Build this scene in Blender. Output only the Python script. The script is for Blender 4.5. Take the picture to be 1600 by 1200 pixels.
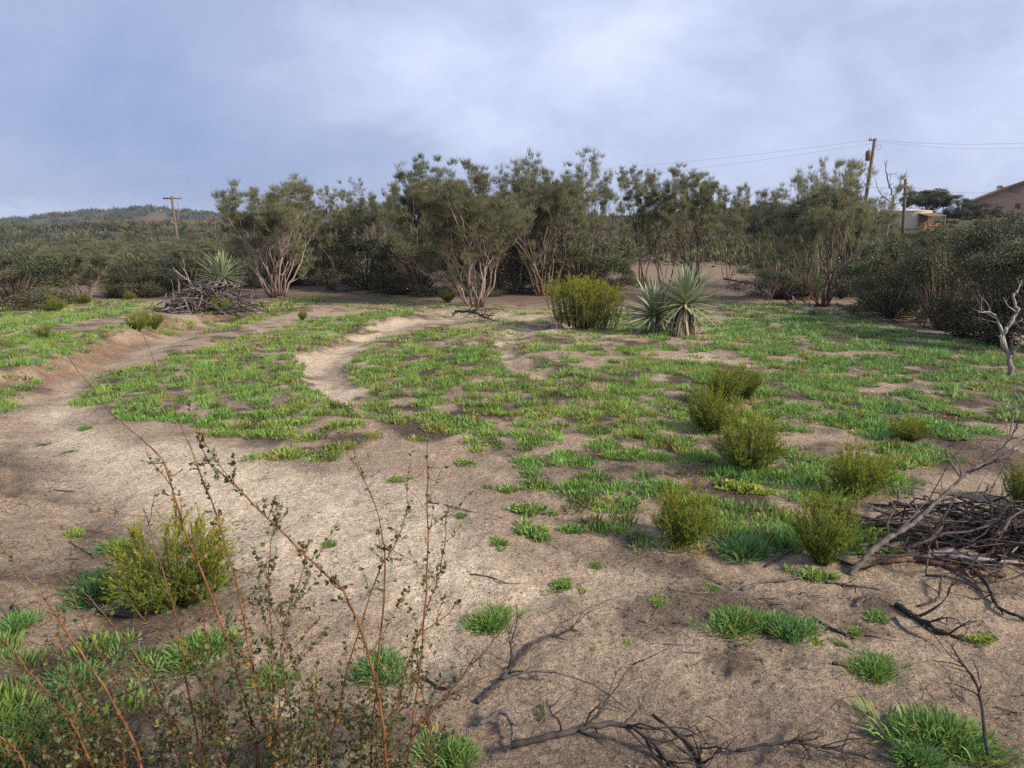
import bpy, math, random
import numpy as np
from mathutils import Vector, Matrix

for o in list(bpy.data.objects):
    bpy.data.objects.remove(o)
S = bpy.context.scene
COL = S.collection
R = math.radians
PI = math.pi

# ------------------------------------------------------------------ camera, sky, sun, exposure
F = 1110.0                      # focal length in pixels of a 1600 px wide picture
PITCH = R(11.4)
EYE = 1.7
cam_data = bpy.data.cameras.new('camera')
cam_data.sensor_fit = 'HORIZONTAL'
cam_data.sensor_width = 36.0
cam_data.lens = 36.0 * F / 1600.0
cam_data.clip_start = 0.05
cam_data.clip_end = 6000
cam = bpy.data.objects.new('camera', cam_data)
COL.objects.link(cam)
cam.location = (0, 0, EYE)
cam.rotation_euler = (PI / 2 - PITCH, 0, 0)
S.camera = cam

SUN_EL, SUN_AZ = R(33), R(118)          # azimuth clockwise from +Y: right and a little behind the camera
world = bpy.data.worlds.new('World')
S.world = world
world.use_nodes = True
S.view_settings.view_transform = 'Standard'
S.view_settings.look = 'None'
S.view_settings.gamma = 1
S.view_settings.use_curve_mapping = False
S.view_settings.exposure = 2.06
S.cycles.use_denoising = False
S.cycles.max_bounces = 6
S.cycles.diffuse_bounces = 3
S.cycles.transparent_max_bounces = 4
S.cycles.volume_bounces = 0
S.cycles.sample_clamp_indirect = 3.0


def build_world():
    nt = world.node_tree
    N, L = nt.nodes, nt.links
    N.clear()
    out = N.new('ShaderNodeOutputWorld')
    bg = N.new('ShaderNodeBackground')
    bg.inputs['Strength'].default_value = 0.05
    sky = N.new('ShaderNodeTexSky')
    sky.sky_type = 'NISHITA'
    sky.sun_disc = False
    sky.sun_elevation = SUN_EL
    sky.sun_rotation = SUN_AZ
    sky.dust_density = 2.0
    tc = N.new('ShaderNodeTexCoord')

    def math_(op, a, b=None, c=None, clamp=False):
        m = N.new('ShaderNodeMath'); m.operation = op; m.use_clamp = clamp
        for i, v in enumerate((a, b, c)):
            if v is None: continue
            if isinstance(v, (int, float)): m.inputs[i].default_value = v
            else: L.new(v, m.inputs[i])
        return m.outputs[0]
    sep = N.new('ShaderNodeSeparateXYZ')
    L.new(tc.outputs['Generated'], sep.inputs[0])

    def noise(scale, detail, rough, sx, sy, sz, off, dist=0.0):
        mp = N.new('ShaderNodeMapping')
        mp.inputs['Scale'].default_value = (sx, sy, sz)
        mp.inputs['Location'].default_value = off
        L.new(tc.outputs['Generated'], mp.inputs[0])
        n = N.new('ShaderNodeTexNoise')
        n.inputs['Scale'].default_value = scale
        n.inputs['Detail'].default_value = detail
        n.inputs['Roughness'].default_value = rough
        n.inputs['Distortion'].default_value = dist
        L.new(mp.outputs[0], n.inputs['Vector'])
        return n.outputs['Fac']

    def lobe(az, el, wid, tall):
        # a soft bright area of cloud round one direction
        d = (math.sin(R(az)) * math.cos(R(el)), math.cos(R(az)) * math.cos(R(el)), math.sin(R(el)))
        dx = math_('MULTIPLY', math_('SUBTRACT', sep.outputs[0], d[0]), 1 / wid)
        dy = math_('MULTIPLY', math_('SUBTRACT', sep.outputs[1], d[1]), 1 / (wid * 1.5))
        dz = math_('MULTIPLY', math_('SUBTRACT', sep.outputs[2], d[2]), 1 / tall)
        r2 = math_('ADD', math_('ADD', math_('MULTIPLY', dx, dx), math_('MULTIPLY', dy, dy)), math_('MULTIPLY', dz, dz))
        return math_('POWER', 2.718, math_('MULTIPLY', r2, -1.0))
    n1 = noise(2.2, 6, 0.55, 1, 1, 1.9, (3.1, 0.4, 1.7), 0.5)
    n2 = noise(6.5, 5, 0.6, 1, 1, 1.6, (0.2, 5.1, 2.3), 0.3)
    v = math_('ADD', math_('MULTIPLY', n1, 0.78), math_('MULTIPLY', n2, 0.36))      # mean about .58
    v = math_('ADD', v, math_('MULTIPLY', lobe(0, 17, 0.26, 0.16), 0.21))
    v = math_('ADD', v, math_('MULTIPLY', lobe(-2, 9, 0.16, 0.07), 0.10))
    v = math_('ADD', v, math_('MULTIPLY', lobe(32, 8, 0.5, 0.2), 0.12))
    v = math_('SUBTRACT', v, math_('MULTIPLY', lobe(-26, 4.5, 0.3, 0.075), 0.18))
    v = math_('SUBTRACT', v, math_('MULTIPLY', lobe(-27, 11, 0.28, 0.14), 0.11))
    v = math_('ADD', v, math_('MULTIPLY', lobe(-31, 1.6, 0.16, 0.022), 0.20))
    ramp = N.new('ShaderNodeValToRGB')
    e = ramp.color_ramp.elements
    e[0].position = 0.30; e[0].color = (1.35, 1.80, 3.1, 1)
    e[1].position = 1.0; e[1].color = (4.35, 4.65, 5.6, 1)
    m = ramp.color_ramp.elements.new(0.56); m.color = (2.05, 2.44, 3.6, 1)
    m = ramp.color_ramp.elements.new(0.75); m.color = (2.95, 3.32, 4.5, 1)
    L.new(v, ramp.inputs[0])
    mix = N.new('ShaderNodeMix')
    mix.data_type = 'RGBA'
    mix.inputs[0].default_value = 0.93
    L.new(sky.outputs[0], mix.inputs[6])
    L.new(ramp.outputs[0], mix.inputs[7])
    L.new(mix.outputs[2], bg.inputs[0])
    L.new(bg.outputs[0], out.inputs[0])


build_world()
sun_d = bpy.data.lights.new('sun', 'SUN')
sun_d.energy = 1.5
sun_d.angle = R(10)
sun_d.color = (1.0, 0.87, 0.68)
sun = bpy.data.objects.new('sun', sun_d)
COL.objects.link(sun)
sv = Vector((math.sin(SUN_AZ) * math.cos(SUN_EL), math.cos(SUN_AZ) * math.cos(SUN_EL), math.sin(SUN_EL)))
sun.rotation_euler = sv.to_track_quat('Z', 'Y').to_euler()
sun.location = sv * 50

# ------------------------------------------------------------------ numeric helpers
RNG = np.random.default_rng(11)


def sstep(a, b, x):
    t = np.clip((x - a) / (b - a), 0, 1)
    return t * t * (3 - 2 * t)


_perm = np.random.default_rng(5).random((256, 256))


def vnoise(x, y):
    xi = np.floor(x).astype(int); yi = np.floor(y).astype(int)
    fx = x - xi; fy = y - yi
    fx = fx * fx * (3 - 2 * fx); fy = fy * fy * (3 - 2 * fy)
    a = _perm[xi & 255, yi & 255]; b = _perm[(xi + 1) & 255, yi & 255]
    c = _perm[xi & 255, (yi + 1) & 255]; d = _perm[(xi + 1) & 255, (yi + 1) & 255]
    return (a * (1 - fx) + b * fx) * (1 - fy) + (c * (1 - fx) + d * fx) * fy


def fbm(x, y, oct=4, ox=0.0):
    s = 0; a = 0.5; n = 0
    for i in range(oct):
        s = s + a * vnoise(x * 2 ** i + 17.3 * i + ox, y * 2 ** i + 9.1 * i - ox)
        n += a; a *= 0.5
    return s / n


def ray(px, py):
    """world direction (y = 1) of a point of the 1600x1200 picture"""
    cx = (px - 800) / F; cy = (600 - py) / F
    c, s = math.cos(PITCH), math.sin(PITCH)
    d = np.array([cx, c + cy * s, -s + cy * c])
    return d / d[1]


def flat(px, py):
    d = ray(px, py)
    t = -EYE / min(d[2], -1e-3)
    return np.array([d[0] * t, t])


def flats(pts):
    return np.array([flat(*p) for p in pts])


_jit = np.random.default_rng(8).random((128, 128, 3))


def clumps(x, y, cell):
    """distance to the nearest clump centre in units of that clump's own radius"""
    xi = np.floor(x / cell).astype(int); yi = np.floor(y / cell).astype(int)
    best = np.full(x.shape, 9.0)
    for a in (-1, 0, 1):
        for b in (-1, 0, 1):
            j = _jit[(xi + a) & 127, (yi + b) & 127]
            d = np.hypot(x - (xi + a + j[..., 0]) * cell, y - (yi + b + j[..., 1]) * cell)
            best = np.minimum(best, d / (cell * (.42 + .34 * j[..., 2])))
    return best


def seg_dist(x, y, P):
    """distance to a polyline, and signed side (+ left of travel)"""
    best = np.full(x.shape, 1e9); side = np.zeros(x.shape); tt = np.zeros(x.shape)
    n = len(P) - 1
    for i in range(n):
        ax, ay = P[i]; bx, by = P[i + 1]
        vx, vy = bx - ax, by - ay
        t = np.clip(((x - ax) * vx + (y - ay) * vy) / (vx * vx + vy * vy), 0, 1)
        qx = x - ax - t * vx; qy = y - ay - t * vy
        d = np.hypot(qx, qy)
        m = d < best
        best = np.where(m, d, best)
        side = np.where(m, np.sign(vx * qy - vy * qx), side)
        tt = np.where(m, (i + t) / n, tt)
    return best, side, tt


def poly_sd(x, y, P):
    """signed distance to a polygon, positive inside"""
    inside = np.zeros(x.shape, bool); best = np.full(x.shape, 1e9)
    n = len(P)
    for i in range(n):
        ax, ay = P[i]; bx, by = P[(i + 1) % n]
        c = ((ay > y) != (by > y)) & (x < (bx - ax) * (y - ay) / (by - ay + 1e-12) + ax)
        inside ^= c
        vx, vy = bx - ax, by - ay
        t = np.clip(((x - ax) * vx + (y - ay) * vy) / (vx * vx + vy * vy + 1e-12), 0, 1)
        best = np.minimum(best, np.hypot(x - ax - t * vx, y - ay - t * vy))
    return np.where(inside, best, -best)


# features of the ground, traced once and kept as places on it
TRAIL_A = flats([(720, 488), (620, 505), (545, 533), (505, 562), (502, 588), (535, 612), (600, 640), (690, 672), (760, 700)])
TRAIL_B = flats([(900, 503), (800, 519), (784, 540), (800, 570), (850, 590), (930, 580)])
TRAIL_C = flats([(400, 488), (300, 512), (230, 540), (150, 572), (100, 610), (70, 660)])
BANK = flats([(420, 478), (330, 496), (265, 508), (205, 530), (150, 552), (95, 575), (60, 592), (0, 600)])
LBANK = flats([(-200, 640), (0, 668), (50, 720), (110, 790), (170, 850), (200, 930), (240, 1050), (250, 1300)])
WASH = flats([(30, 645), (105, 603), (140, 622), (130, 655), (230, 682), (330, 692), (420, 706), (500, 738), (590, 720), (650, 752),
              (740, 785), (790, 835), (850, 870), (960, 885), (1020, 900), (960, 940), (800, 990), (770, 1080), (620, 1075), (480, 1010),
              (390, 930), (330, 860), (190, 810), (110, 765), (40, 700)])
SAND2 = [flats(p) for p in (
    [(482, 550), (560, 524), (650, 499), (720, 488), (780, 491), (760, 498), (660, 508), (585, 530), (545, 570), (550, 600), (520, 606), (488, 585)],
    [(770, 522), (830, 508), (905, 510), (900, 524), (830, 530), (812, 548), (830, 572), (800, 572), (782, 548)],
    [(930, 524), (1010, 526), (1000, 536), (920, 534)],
    [(740, 488), (850, 486), (860, 500), (740, 500)],
    [(1020, 552), (1150, 553), (1140, 572), (1050, 566)],
    [(90, 590), (200, 545), (290, 516), (340, 503), (330, 510), (260, 540), (160, 576), (110, 606)],
    [(100, 508), (180, 484), (250, 468), (260, 474), (180, 492), (110, 516)], [(0, 540), (60, 530), (60, 536), (0, 549)])]
COVER = [(flats(p), d) for p, d in (
    ([(120, 622), (150, 588), (280, 553), (400, 522), (470, 503), (620, 482), (690, 482), (580, 512), (500, 542), (478, 572), (482, 600),
      (560, 640), (545, 655), (440, 690), (330, 684), (210, 662)], 0.95),
    ([(-250, 520), (0, 520), (90, 540), (205, 522), (330, 492), (420, 470), (540, 462), (480, 480), (330, 520), (230, 520), (120, 560),
      (60, 590), (0, 640), (-250, 700)], 0.95),
    ([(545, 560), (580, 528), (690, 512), (762, 518), (790, 565), (860, 585), (960, 562), (1090, 552), (1120, 500), (1320, 498), (1420, 520),
      (1600, 545), (1800, 560), (1800, 640), (1560, 680), (1480, 690), (1440, 780), (1330, 880), (1225, 870), (1130, 862), (1010, 850),
      (880, 812), (800, 745), (700, 715), (600, 665), (560, 622)], 0.95),
    ([(395, 712), (430, 682), (500, 668), (560, 662), (582, 690), (545, 712), (490, 730), (440, 722)], 0.95),
    ([(-250, 480), (0, 480), (200, 466), (262, 482), (200, 500), (90, 530), (-250, 545)], 0.85),
    ([(430, 468), (640, 470), (800, 484), (1000, 480), (1100, 470), (1330, 480), (1420, 520), (1120, 520), (900, 525), (760, 512), (640, 490)], 0.5),
    ([(760, 512), (1120, 498), (1120, 552), (960, 562), (860, 585), (795, 565)], 0.62),
    ([(-150, 1010), (0, 1000), (120, 1010), (180, 1100), (170, 1300), (-150, 1300)], 0.7))]


_dr = np.random.default_rng(71)
DIMPLES = []
while len(DIMPLES) < 170:
    _y = _dr.uniform(1.7, 7.5); _x = _dr.uniform(-.75, .75) * (_y + .3)
    DIMPLES.append((_x, _y, _dr.uniform(.035, .10), _dr.uniform(.004, .012), _dr.uniform(0, 3.1)))


def height(x, y):
    x = np.asarray(x, float); y = np.asarray(y, float)
    r = np.hypot(x, y)
    near = 1 - sstep(28, 60, r)
    h = (fbm(x * 0.33 + 4, y * 0.33, 3) - 0.5) * 0.15 * near * sstep(1.0, 5.0, r)
    h += (fbm(x * 1.7, y * 1.7 + 3, 3) - 0.5) * 0.055 * near
    h += (fbm(x * 6.5 + 9, y * 6.5, 3) - 0.5) * 0.028 * (1 - sstep(9, 18, r))
    h += (fbm(x * 22 + 3, y * 22, 2) - 0.5) * 0.013 * (1 - sstep(4, 7, r))
    d, s, t = seg_dist(x, y, TRAIL_A[:7])
    d = d + (fbm(x * 2.2 + 5, y * 2.2, 3) - 0.5) * 0.45
    h += near * (-0.075 * np.exp(-(d / 0.34) ** 2) + 0.05 * np.exp(-((d - 0.62) / 0.3) ** 2) * (s < 0))
    d, s, t = seg_dist(x, y, TRAIL_B[:5])
    d = d + (fbm(x * 2.2 + 5, y * 2.2, 3) - 0.5) * 0.4
    h += near * (-0.06 * np.exp(-(d / 0.32) ** 2) + 0.02 * np.exp(-((d - 0.6) / 0.3) ** 2))
    d, s, t = seg_dist(x, y, TRAIL_C)
    h += near * -0.08 * np.exp(-(d / 0.4) ** 2)
    d, s, t = seg_dist(x, y, BANK)
    sd = d * np.where(s > 0, -1, 1)       # + on the far side of the bank
    w = sd + (fbm(x * 2.5, y * 2.5, 3) - 0.5) * 0.5
    h += near * 0.17 * sstep(-0.25, 0.25, w) * (1 - sstep(1.2, 4.5, sd)) * np.clip(4 * np.minimum(t, 1.0) + 0.1, 0, 1)
    d, s, t = seg_dist(x, y, LBANK)
    sd = d * np.where(s > 0, -1, 1)
    h += 0.20 * sstep(-0.1, 0.9, sd + (fbm(x * 2, y * 2 + 8, 3) - 0.5) * 0.5) * sstep(1.0, 2.5, r) * (1 - sstep(6, 9, y))
    idx = np.nonzero((y > 1.4) & (y < 8) & (np.abs(x) < 7))
    if len(idx[0]):
        xs, ys = x[idx], y[idx]; dh = np.zeros(xs.shape)
        for (cx, cy, rr_, dp, th) in DIMPLES:
            m = (np.abs(xs - cx) < .4) & (np.abs(ys - cy) < .4)
            if not m.any(): continue
            u = (xs[m] - cx) * math.cos(th) + (ys[m] - cy) * math.sin(th); v = -(xs[m] - cx) * math.sin(th) + (ys[m] - cy) * math.cos(th)
            q = np.sqrt((u / (rr_ * 1.5)) ** 2 + (v / rr_) ** 2)
            dh[m] += -dp * np.exp(-q ** 4) + dp * .4 * np.exp(-((q - 1.35) / .3) ** 2)
        h = np.array(h); h[idx] += dh
    # the land beyond the clearing
    h += -2.2 * sstep(26, 75, y) * sstep(2, 34, -x)
    h += 4.4 * sstep(18, 120, y + x * 0.35) * sstep(6, 55, x + 0.16 * y) * (1 - sstep(300, 500, y))
    h += 0.9 * sstep(22, 60, y) * (1 - sstep(10, 60, np.abs(x - 12)))
    g = lambda cx, cy, sx, sy, a: a * np.exp(-((x - cx) / sx) ** 2 - ((y - cy) / sy) ** 2)
    h += g(-170, 235, 130, 75, 6.5) + g(-85, 215, 70, 60, 3.2)
    h += g(-300, 620, 120, 90, 25) + g(-150, 520, 100, 90, 17) + g(-500, 600, 170, 120, 13)
    h += g(60, 600, 170, 120, 15) + g(330, 640, 220, 130, 15)
    h += (fbm(x * 0.02, y * 0.02 + 5, 4) - 0.5) * 4.0 * sstep(90, 260, y)
    h -= 0.0008 * np.maximum(r - 700, 0) * 10
    return h


def H1(x, y):
    return float(height(np.array([x]), np.array([y]))[0])


def gp(px, py):
    """point of the ground seen at this place of the picture"""
    d = ray(px, py)
    ts = np.concatenate([np.arange(0.8, 12, 0.02), np.arange(12, 90, 0.1)])
    z = EYE + d[2] * ts - height(d[0] * ts, ts)
    i = np.argmax(z < 0) if (z < 0).any() else len(ts) - 1
    if i > 0:
        f = z[i - 1] / (z[i - 1] - z[i] + 1e-9)
        t = ts[i - 1] + (ts[i] - ts[i - 1]) * np.clip(f, 0, 1)
    else:
        t = ts[0]
    return np.array([d[0] * t, t, H1(d[0] * t, t)])


def at(px, py, y):
    d = ray(px, py)
    return np.array([d[0] * y, y, EYE + d[2] * y])


# ------------------------------------------------------------------ materials
def new_mat(name):
    m = bpy.data.materials.new(name)
    m.use_nodes = True
    nt = m.node_tree
    return m, nt.nodes, nt.links, nt.nodes['Principled BSDF']


def tint_color(N, L, base, objvar=0.0):
    a = N.new('ShaderNodeAttribute'); a.attribute_name = 'tint'
    mul = N.new('ShaderNodeMix'); mul.data_type = 'RGBA'; mul.blend_type = 'MULTIPLY'
    mul.inputs[0].default_value = 1
    mul.inputs[7].default_value = (*base, 1)
    L.new(a.outputs['Color'], mul.inputs[6])
    c = mul.outputs[2]
    if objvar:
        oi = N.new('ShaderNodeObjectInfo')
        hs = N.new('ShaderNodeHueSaturation')
        mr = N.new('ShaderNodeMapRange')
        mr.inputs['To Min'].default_value = 1 - objvar; mr.inputs['To Max'].default_value = 1 + objvar
        L.new(oi.outputs['Random'], mr.inputs['Value'])
        L.new(mr.outputs[0], hs.inputs['Value'])
        L.new(c, hs.inputs['Color'])
        c = hs.outputs[0]
    return c


def leaf_mat(name, base, trans=0.3, rough=0.55, objvar=0.12, spec=0.3):
    m, N, L, b = new_mat(name)
    c = tint_color(N, L, base, objvar)
    L.new(c, b.inputs['Base Color'])
    b.inputs['Roughness'].default_value = rough
    b.inputs['Specular IOR Level'].default_value = spec
    t = N.new('ShaderNodeBsdfTranslucent')
    L.new(c, t.inputs[0])
    mx = N.new('ShaderNodeMixShader'); mx.inputs[0].default_value = trans
    L.new(b.outputs[0], mx.inputs[1]); L.new(t.outputs[0], mx.inputs[2])
    L.new(mx.outputs[0], N['Material Output'].inputs[0])
    return m


def bark_mat(name, base, scale=30, rough=0.85, objvar=0.1, bump=0.3, dark=0.45):
    m, N, L, b = new_mat(name)
    c = tint_color(N, L, base, objvar)
    tc = N.new('ShaderNodeTexCoord')
    mp = N.new('ShaderNodeMapping'); mp.inputs['Scale'].default_value = (1, 1, 0.2)
    L.new(tc.outputs['Object'], mp.inputs[0])
    n = N.new('ShaderNodeTexNoise'); n.inputs['Scale'].default_value = scale; n.inputs['Detail'].default_value = 4
    L.new(mp.outputs[0], n.inputs['Vector'])
    mr = N.new('ShaderNodeMapRange'); mr.inputs['From Min'].default_value = 0.3; mr.inputs['From Max'].default_value = 0.7
    mr.inputs['To Min'].default_value = dark; mr.inputs['To Max'].default_value = 1.25
    L.new(n.outputs['Fac'], mr.inputs[0])
    mul = N.new('ShaderNodeMix'); mul.data_type = 'RGBA'; mul.blend_type = 'MULTIPLY'; mul.inputs[0].default_value = 1
    L.new(c, mul.inputs[6]); L.new(mr.outputs[0], mul.inputs[7])
    L.new(mul.outputs[2], b.inputs['Base Color'])
    b.inputs['Roughness'].default_value = rough
    b.inputs['Specular IOR Level'].default_value = 0.25
    bp = N.new('ShaderNodeBump'); bp.inputs['Strength'].default_value = bump; bp.inputs['Distance'].default_value = 0.01
    L.new(n.outputs['Fac'], bp.inputs['Height']); L.new(bp.outputs[0], b.inputs['Normal'])
    return m


def plain_mat(name, base, rough=0.8, var=0.2, scale=8, metal=0.0):
    m, N, L, b = new_mat(name)
    tc = N.new('ShaderNodeTexCoord')
    n = N.new('ShaderNodeTexNoise'); n.inputs['Scale'].default_value = scale; n.inputs['Detail'].default_value = 5
    L.new(tc.outputs['Object'], n.inputs['Vector'])
    mr = N.new('ShaderNodeMapRange'); mr.inputs['From Min'].default_value = 0.25; mr.inputs['From Max'].default_value = 0.75
    mr.inputs['To Min'].default_value = 1 - var; mr.inputs['To Max'].default_value = 1 + var
    L.new(n.outputs['Fac'], mr.inputs[0])
    mul = N.new('ShaderNodeMix'); mul.data_type = 'RGBA'; mul.blend_type = 'MULTIPLY'; mul.inputs[0].default_value = 1
    mul.inputs[6].default_value = (*base, 1)
    L.new(mr.outputs[0], mul.inputs[7])
    L.new(mul.outputs[2], b.inputs['Base Color'])
    b.inputs['Roughness'].default_value = rough
    b.inputs['Metallic'].default_value = metal
    return m


def soil_mat():
    m, N, L, b = new_mat('soil')
    at_ = N.new('ShaderNodeAttribute'); at_.attribute_name = 'tint'      # soil colour, patch by patch, with shade under the mats put in
    tc = N.new('ShaderNodeTexCoord')

    def noise(scale, detail=4, rough=0.6, vec=None):
        n = N.new('ShaderNodeTexNoise'); n.inputs['Scale'].default_value = scale
        n.inputs['Detail'].default_value = detail; n.inputs['Roughness'].default_value = rough
        L.new(vec or tc.outputs['Object'], n.inputs['Vector']); return n.outputs['Fac']

    def rng_(v, a, b_, c, d):
        mr = N.new('ShaderNodeMapRange'); mr.inputs['From Min'].default_value = a; mr.inputs['From Max'].default_value = b_
        mr.inputs['To Min'].default_value = c; mr.inputs['To Max'].default_value = d; L.new(v, mr.inputs[0]); return mr.outputs[0]

    def mul(c, v):
        x = N.new('ShaderNodeMix'); x.data_type = 'RGBA'; x.blend_type = 'MULTIPLY'; x.inputs[0].default_value = 1
        L.new(c, x.inputs[6]); L.new(v, x.inputs[7]); return x.outputs[2]
    grain = noise(170, 3, 0.75)
    mid = noise(24, 5, 0.65)
    big = noise(3.2, 6, 0.65)
    c = mul(at_.outputs['Color'], rng_(grain, 0.32, 0.68, 0.5, 1.45))
    crumb = noise(62, 3, 0.8)
    c = mul(c, rng_(crumb, 0.34, 0.66, 0.66, 1.22))
    c = mul(c, rng_(mid, 0.3, 0.7, 0.74, 1.22))
    c = mul(c, rng_(big, 0.3, 0.7, 0.84, 1.14))
    # crumbs of dark litter
    vo = N.new('ShaderNodeTexVoronoi'); vo.inputs['Scale'].default_value = 42
    L.new(tc.outputs['Object'], vo.inputs['Vector'])
    lit = noise(5.5, 5, 0.7)
    thr = rng_(lit, 0.42, 0.70, 0.10, 0.48)
    lt = N.new('ShaderNodeMath'); lt.operation = 'LESS_THAN'; L.new(vo.outputs['Distance'], lt.inputs[0]); L.new(thr, lt.inputs[1])
    x = N.new('ShaderNodeMix'); x.data_type = 'RGBA'
    fm = N.new('ShaderNodeMath'); fm.operation = 'MULTIPLY'; fm.inputs[1].default_value = 0.55
    L.new(lt.outputs[0], fm.inputs[0]); L.new(fm.outputs[0], x.inputs[0])
    L.new(c, x.inputs[6]); x.inputs[7].default_value = (0.10, 0.07, 0.055, 1)
    L.new(x.outputs[2], b.inputs['Base Color'])
    b.inputs['Roughness'].default_value = 0.95
    b.inputs['Specular IOR Level'].default_value = 0.1
    bp = N.new('ShaderNodeBump'); bp.inputs['Strength'].default_value = 0.75; bp.inputs['Distance'].default_value = 0.012
    L.new(grain, bp.inputs['Height'])
    bp3 = N.new('ShaderNodeBump'); bp3.inputs['Strength'].default_value = 0.7; bp3.inputs['Distance'].default_value = 0.02
    L.new(crumb, bp3.inputs['Height']); L.new(bp.outputs[0], bp3.inputs['Normal']); bp = bp3
    bp2 = N.new('ShaderNodeBump'); bp2.inputs['Strength'].default_value = 0.7; bp2.inputs['Distance'].default_value = 0.05
    L.new(mid, bp2.inputs['Height']); L.new(bp.outputs[0], bp2.inputs['Normal'])
    L.new(bp2.outputs[0], b.inputs['Normal'])
    return m


M = {}
M['soil'] = soil_mat()
M['cover'] = leaf_mat('succulent_leaf', (0.262, 0.385, 0.106), 0.38, 0.5, 0.0)
M['redshank'] = leaf_mat('feathery_foliage', (0.20, 0.215, 0.125), 0.42, 0.6, 0.15)
M['broom'] = leaf_mat('needle_foliage', (0.265, 0.305, 0.058), 0.42, 0.6, 0.10)
M['broad'] = leaf_mat('dark_leaf', (0.095, 0.112, 0.06), 0.25, 0.5, 0.32)
M['shoot_leaf'] = leaf_mat('shoot_leaf', (0.10, 0.122, 0.05), 0.25, 0.5, 0.0)
M['yucca'] = leaf_mat('sword_leaf', (0.37, 0.42, 0.25), 0.12, 0.45, 0.15)
M['dry_leaf'] = leaf_mat('dry_sword_leaf', (0.36, 0.30, 0.22), 0.12, 0.8, 0.25)
M['flower'] = leaf_mat('yellow_petal', (0.75, 0.40, 0.02), 0.2, 0.6, 0.0)
M['far'] = leaf_mat('far_foliage', (0.090, 0.095, 0.045), 0.2, 0.7, 0.0)
M['bark'] = bark_mat('peeling_bark', (0.31, 0.24, 0.21), 18, objvar=0.1)
M['twig_red'] = bark_mat('orange_stem', (0.20, 0.085, 0.036), 60, 0.6, 0.0, 0.15)
M['dead'] = bark_mat('dead_wood', (0.25, 0.22, 0.205), 22, objvar=0.25, dark=0.35)
M['char'] = bark_mat('charred_wood', (0.055, 0.045, 0.042), 40, objvar=0.2, dark=0.4)
M['pole'] = bark_mat('weathered_pole', (0.17, 0.12, 0.10), 12, objvar=0.0, dark=0.6)
M['metal'] = plain_mat('grey_metal', (0.30, 0.30, 0.31), 0.5, 0.15, 6, 0.3)
M['wire'] = plain_mat('wire', (0.22, 0.22, 0.25), 0.6, 0.05)
M['stucco'] = plain_mat('stucco', (0.44, 0.29, 0.22), 0.95, 0.08, 3)
M['roofing'] = plain_mat('roofing', (0.16, 0.11, 0.095), 0.9, 0.25, 6)
M['glass'] = plain_mat('window_glass', (0.03, 0.035, 0.04), 0.15, 0.05)
M['tank'] = plain_mat('tan_steel', (0.62, 0.52, 0.38), 0.6, 0.08, 4)
M['board'] = plain_mat('brown_board', (0.17, 0.105, 0.07), 0.85, 0.25, 9)
M['orange'] = plain_mat('plywood', (0.50, 0.27, 0.10), 0.8, 0.12, 6)

# ------------------------------------------------------------------ mesh building


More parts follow.
